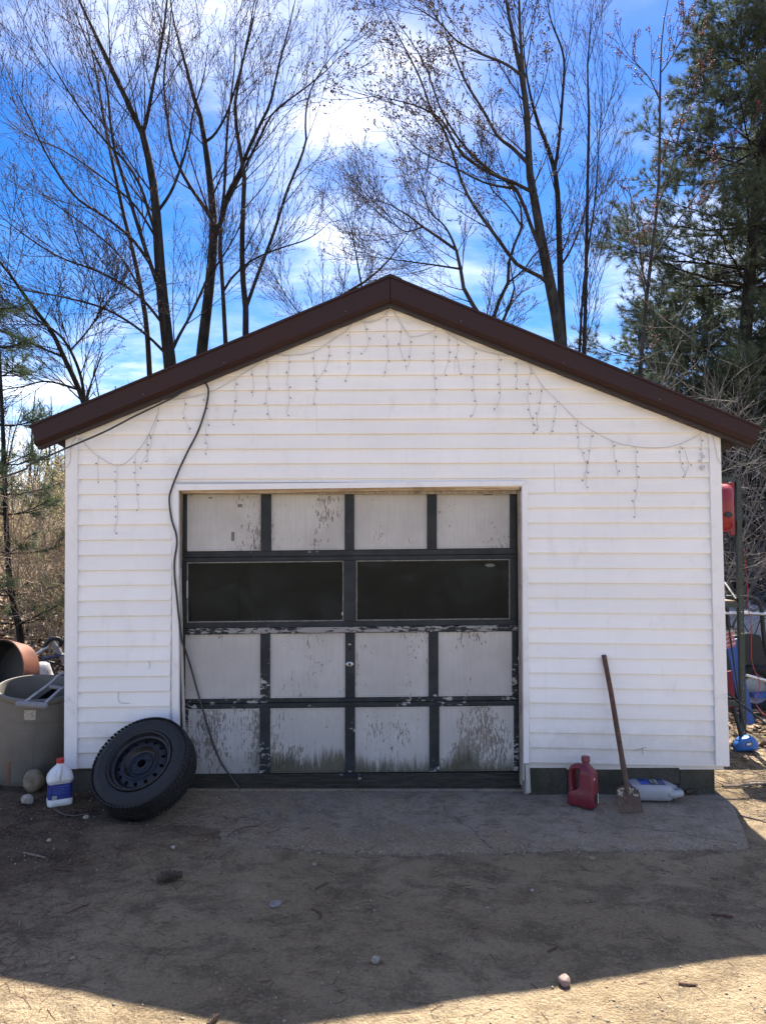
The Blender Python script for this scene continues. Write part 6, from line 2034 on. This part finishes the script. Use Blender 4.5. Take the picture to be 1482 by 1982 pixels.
stick('thin forked twig by the right end of the apron', [(1430, 1577), (1455, 1582), (1482, 1588)], .005)
stick('dark bent stick in the shaded sand at right', [(1376, 1765), (1398, 1768), (1418, 1770)], .006, 'shaft')
stick('dark curved twig on the apron before the tyre', [(440, 1628), (455, 1617), (475, 1610), (505, 1607)], .0035, 'shaft')
stick('short dark bark strip at the middle right of the shade', [(1060, 1832), (1070, 1827), (1078, 1822)], .0045, 'shaft')

# ---------------------------------------------------------------- loose ground cover (uncountable)
def flat_scatter(rs_, n, xr, yr, keep=None):
    x, y = rs_.uniform(*xr, n), rs_.uniform(*yr, n)
    k = np.ones(n, bool) if keep is None else keep(x, y, rs_)
    return x[k], y[k]


rs = np.random.RandomState(101)
def on_slab(x, y): return (y > slab_front(x)) & (x > -1.6) & (x < slab_right(y)) & (y < 0.12)
def surf(x, y):
    z = ground_h(x, y)
    s = on_slab(x, y)
    zs = 0.028 * np.minimum(y, 0) + 0.012 * fbm(x, y, 2.2, 4, 31) + 0.007 * fbm(x, y, 11, 4, 32)
    return np.where(s, np.maximum(z, zs), z)
# pebbles
x, y = flat_scatter(rs, 12000, (-3.4, 3.4), (-3.3, 0.0))
ex = rs.uniform(-0.9, 2.2, 1500)
ey = slab_front(ex) + rs.normal(size=1500) * 0.022 - 0.01
x, y = np.concatenate([x, ex]), np.concatenate([y, ey])
x2, y2 = flat_scatter(rs, 900, (2.4, 4.2), (-1.5, 2.0))
x, y = np.concatenate([x, x2]), np.concatenate([y, y2])
r_ = 0.0015 + 0.0065 * rs.rand(len(x)) ** 4
c = np.stack([x, y, surf(x, y) + r_ * 0.3], 1)
v, t = octa(c, 1.0, rs, 1.1)
v = c.repeat(6, 0) + (v - c.repeat(6, 0)) * r_.repeat(6)[:, None] * np.array([1, 1, .7])
me = mesh_np('gravel', v, None, t)
o = link_mesh('gravel', me, simple('grit', (0.27, 0.225, 0.17), 0.9, var=0.75, scale=43, bump=0, dirt=(0.08, 0.065, 0.05)))
tag(o, 'small grit and pebbles over the sand', kind='stuff')
# pine needles and bits of twig
def needles(n, xr, yr, keep, L, w, mat, name, label, seed, lift=0.003):
    rs_ = np.random.RandomState(seed)
    x, y = flat_scatter(rs_, n, xr, yr, keep)
    a = rs_.uniform(0, math.pi, len(x))
    ll = L * rs_.uniform(.4, 1.3, len(x))
    bend = rs_.normal(size=len(x)) * .18
    dx, dy = np.cos(a), np.sin(a)
    P0 = []
    for s in (-.5, 0, .5):
        off = (s * s - .25 * 0) * bend
        px = x + dx * ll * s - dy * off * ll
        py = y + dy * ll * s + dx * off * ll
        P0.append(np.stack([px, py, surf(px, py) + lift], 1))
    p = np.stack(P0, 1)
    g_ = Geo()
    g_.tubes(p, np.full(p.shape[:2], w) * rs_.uniform(.6, 1.4, len(p))[:, None], 3)
    o_ = g_.build(name, mat)
    tag(o_, label, kind='stuff')


def keep_left(x, y, rs_):
    return rs_.rand(len(x)) < sst(-x + 1.3 * fbm(x, y, 1.3, 3, 21) + 0.3 * (y + 0.9), 0.4, 2.1) * 0.9 + 0.04
needles(9000, (-3.4, 0.6), (-2.4, 0.1), keep_left, .075, .0009, simple('dry_needles', (0.15, 0.085, 0.05), 0.8, var=0.5, scale=30, bump=0), 'needle_litter', 'dry pine needles littering the dirt at left', 7)
needles(1300, (-3.4, 3.4), (-3.3, 0.0), lambda x, y, r: r.rand(len(x)) < .55, .05, .0012, M['shaft'], 'twig_debris', 'scattered bits of dark twig over the yard', 8)
needles(1600, (2.45, 5.0), (-1.0, 2.4), None, .16, .0028, M['stick'], 'twig_litter', 'twigs littering the ground right of the garage', 9)
# leaf litter on the bank and beyond the rack
def leaves(n, xr, yr, seed, name, label, size=.05, keep=None):
    rs_ = np.random.RandomState(seed)
    x, y = flat_scatter(rs_, n, xr, yr, keep)
    n = len(x)
    c = np.stack([x, y, ground_h(x, y) + rs_.uniform(.004, .05, n)], 1)
    a = rs_.uniform(0, 6.28, n)
    nz = rs_.normal(size=(n, 3)) * .45 + np.array([0, 0, 1])
    nz /= np.linalg.norm(nz, axis=1, keepdims=True)
    u = np.stack([np.cos(a), np.sin(a), np.zeros(n)], 1)
    u -= nz * (u * nz).sum(1, keepdims=True)
    w = np.cross(nz, u)
    s = (size * rs_.uniform(.6, 1.4, n))[:, None]
    cu_ = rs_.uniform(-.2, .5, n)[:, None]
    v = np.stack([c - u * s, c + w * s * .6 + nz * s * cu_, c + u * s, c - w * s * .6 + nz * s * cu_], 1).reshape(-1, 3)
    i = (np.arange(n) * 4)[:, None]
    t = np.concatenate([i + np.array([[0, 2, 1]]), i + np.array([[0, 3, 2]])])
    me = mesh_np(name, v, None, t)
    col = me.attributes.new('tone', 'FLOAT', 'POINT')
    col.data.foreach_set('value', rs_.rand(n).repeat(4).astype(np.float32))
    o_ = link_mesh(name, me, M['leaf'])
    tag(o_, label, kind='stuff')


m, nt = new_mat('dry_leaf')
tn_ = nt.n('Attribute', attribute_name='tone', out='Fac')
cl_ = nt.mix(nt.step(tn_, 0.0, 0.6), (0.085, 0.052, 0.035), (0.26, 0.18, 0.12))
cl_ = nt.mix(nt.step(tn_, 0.75, 1.0), cl_, (0.42, 0.33, 0.25))
finish(nt, cl_, 0.7, 0, None, 0, 0.3)
M['leaf'] = m
leaves(26000, (-11, -2.5), (1.6, 14), 201, 'leaf_litter', 'brown fallen leaves covering the bank left of the garage')
leaves(16000, (2.6, 11), (0.9, 14), 202, 'leaf_litter', 'fallen leaves on the ground right of the garage', keep=lambda x, y, r: r.rand(len(x)) < sst(y, .4, 2.5))
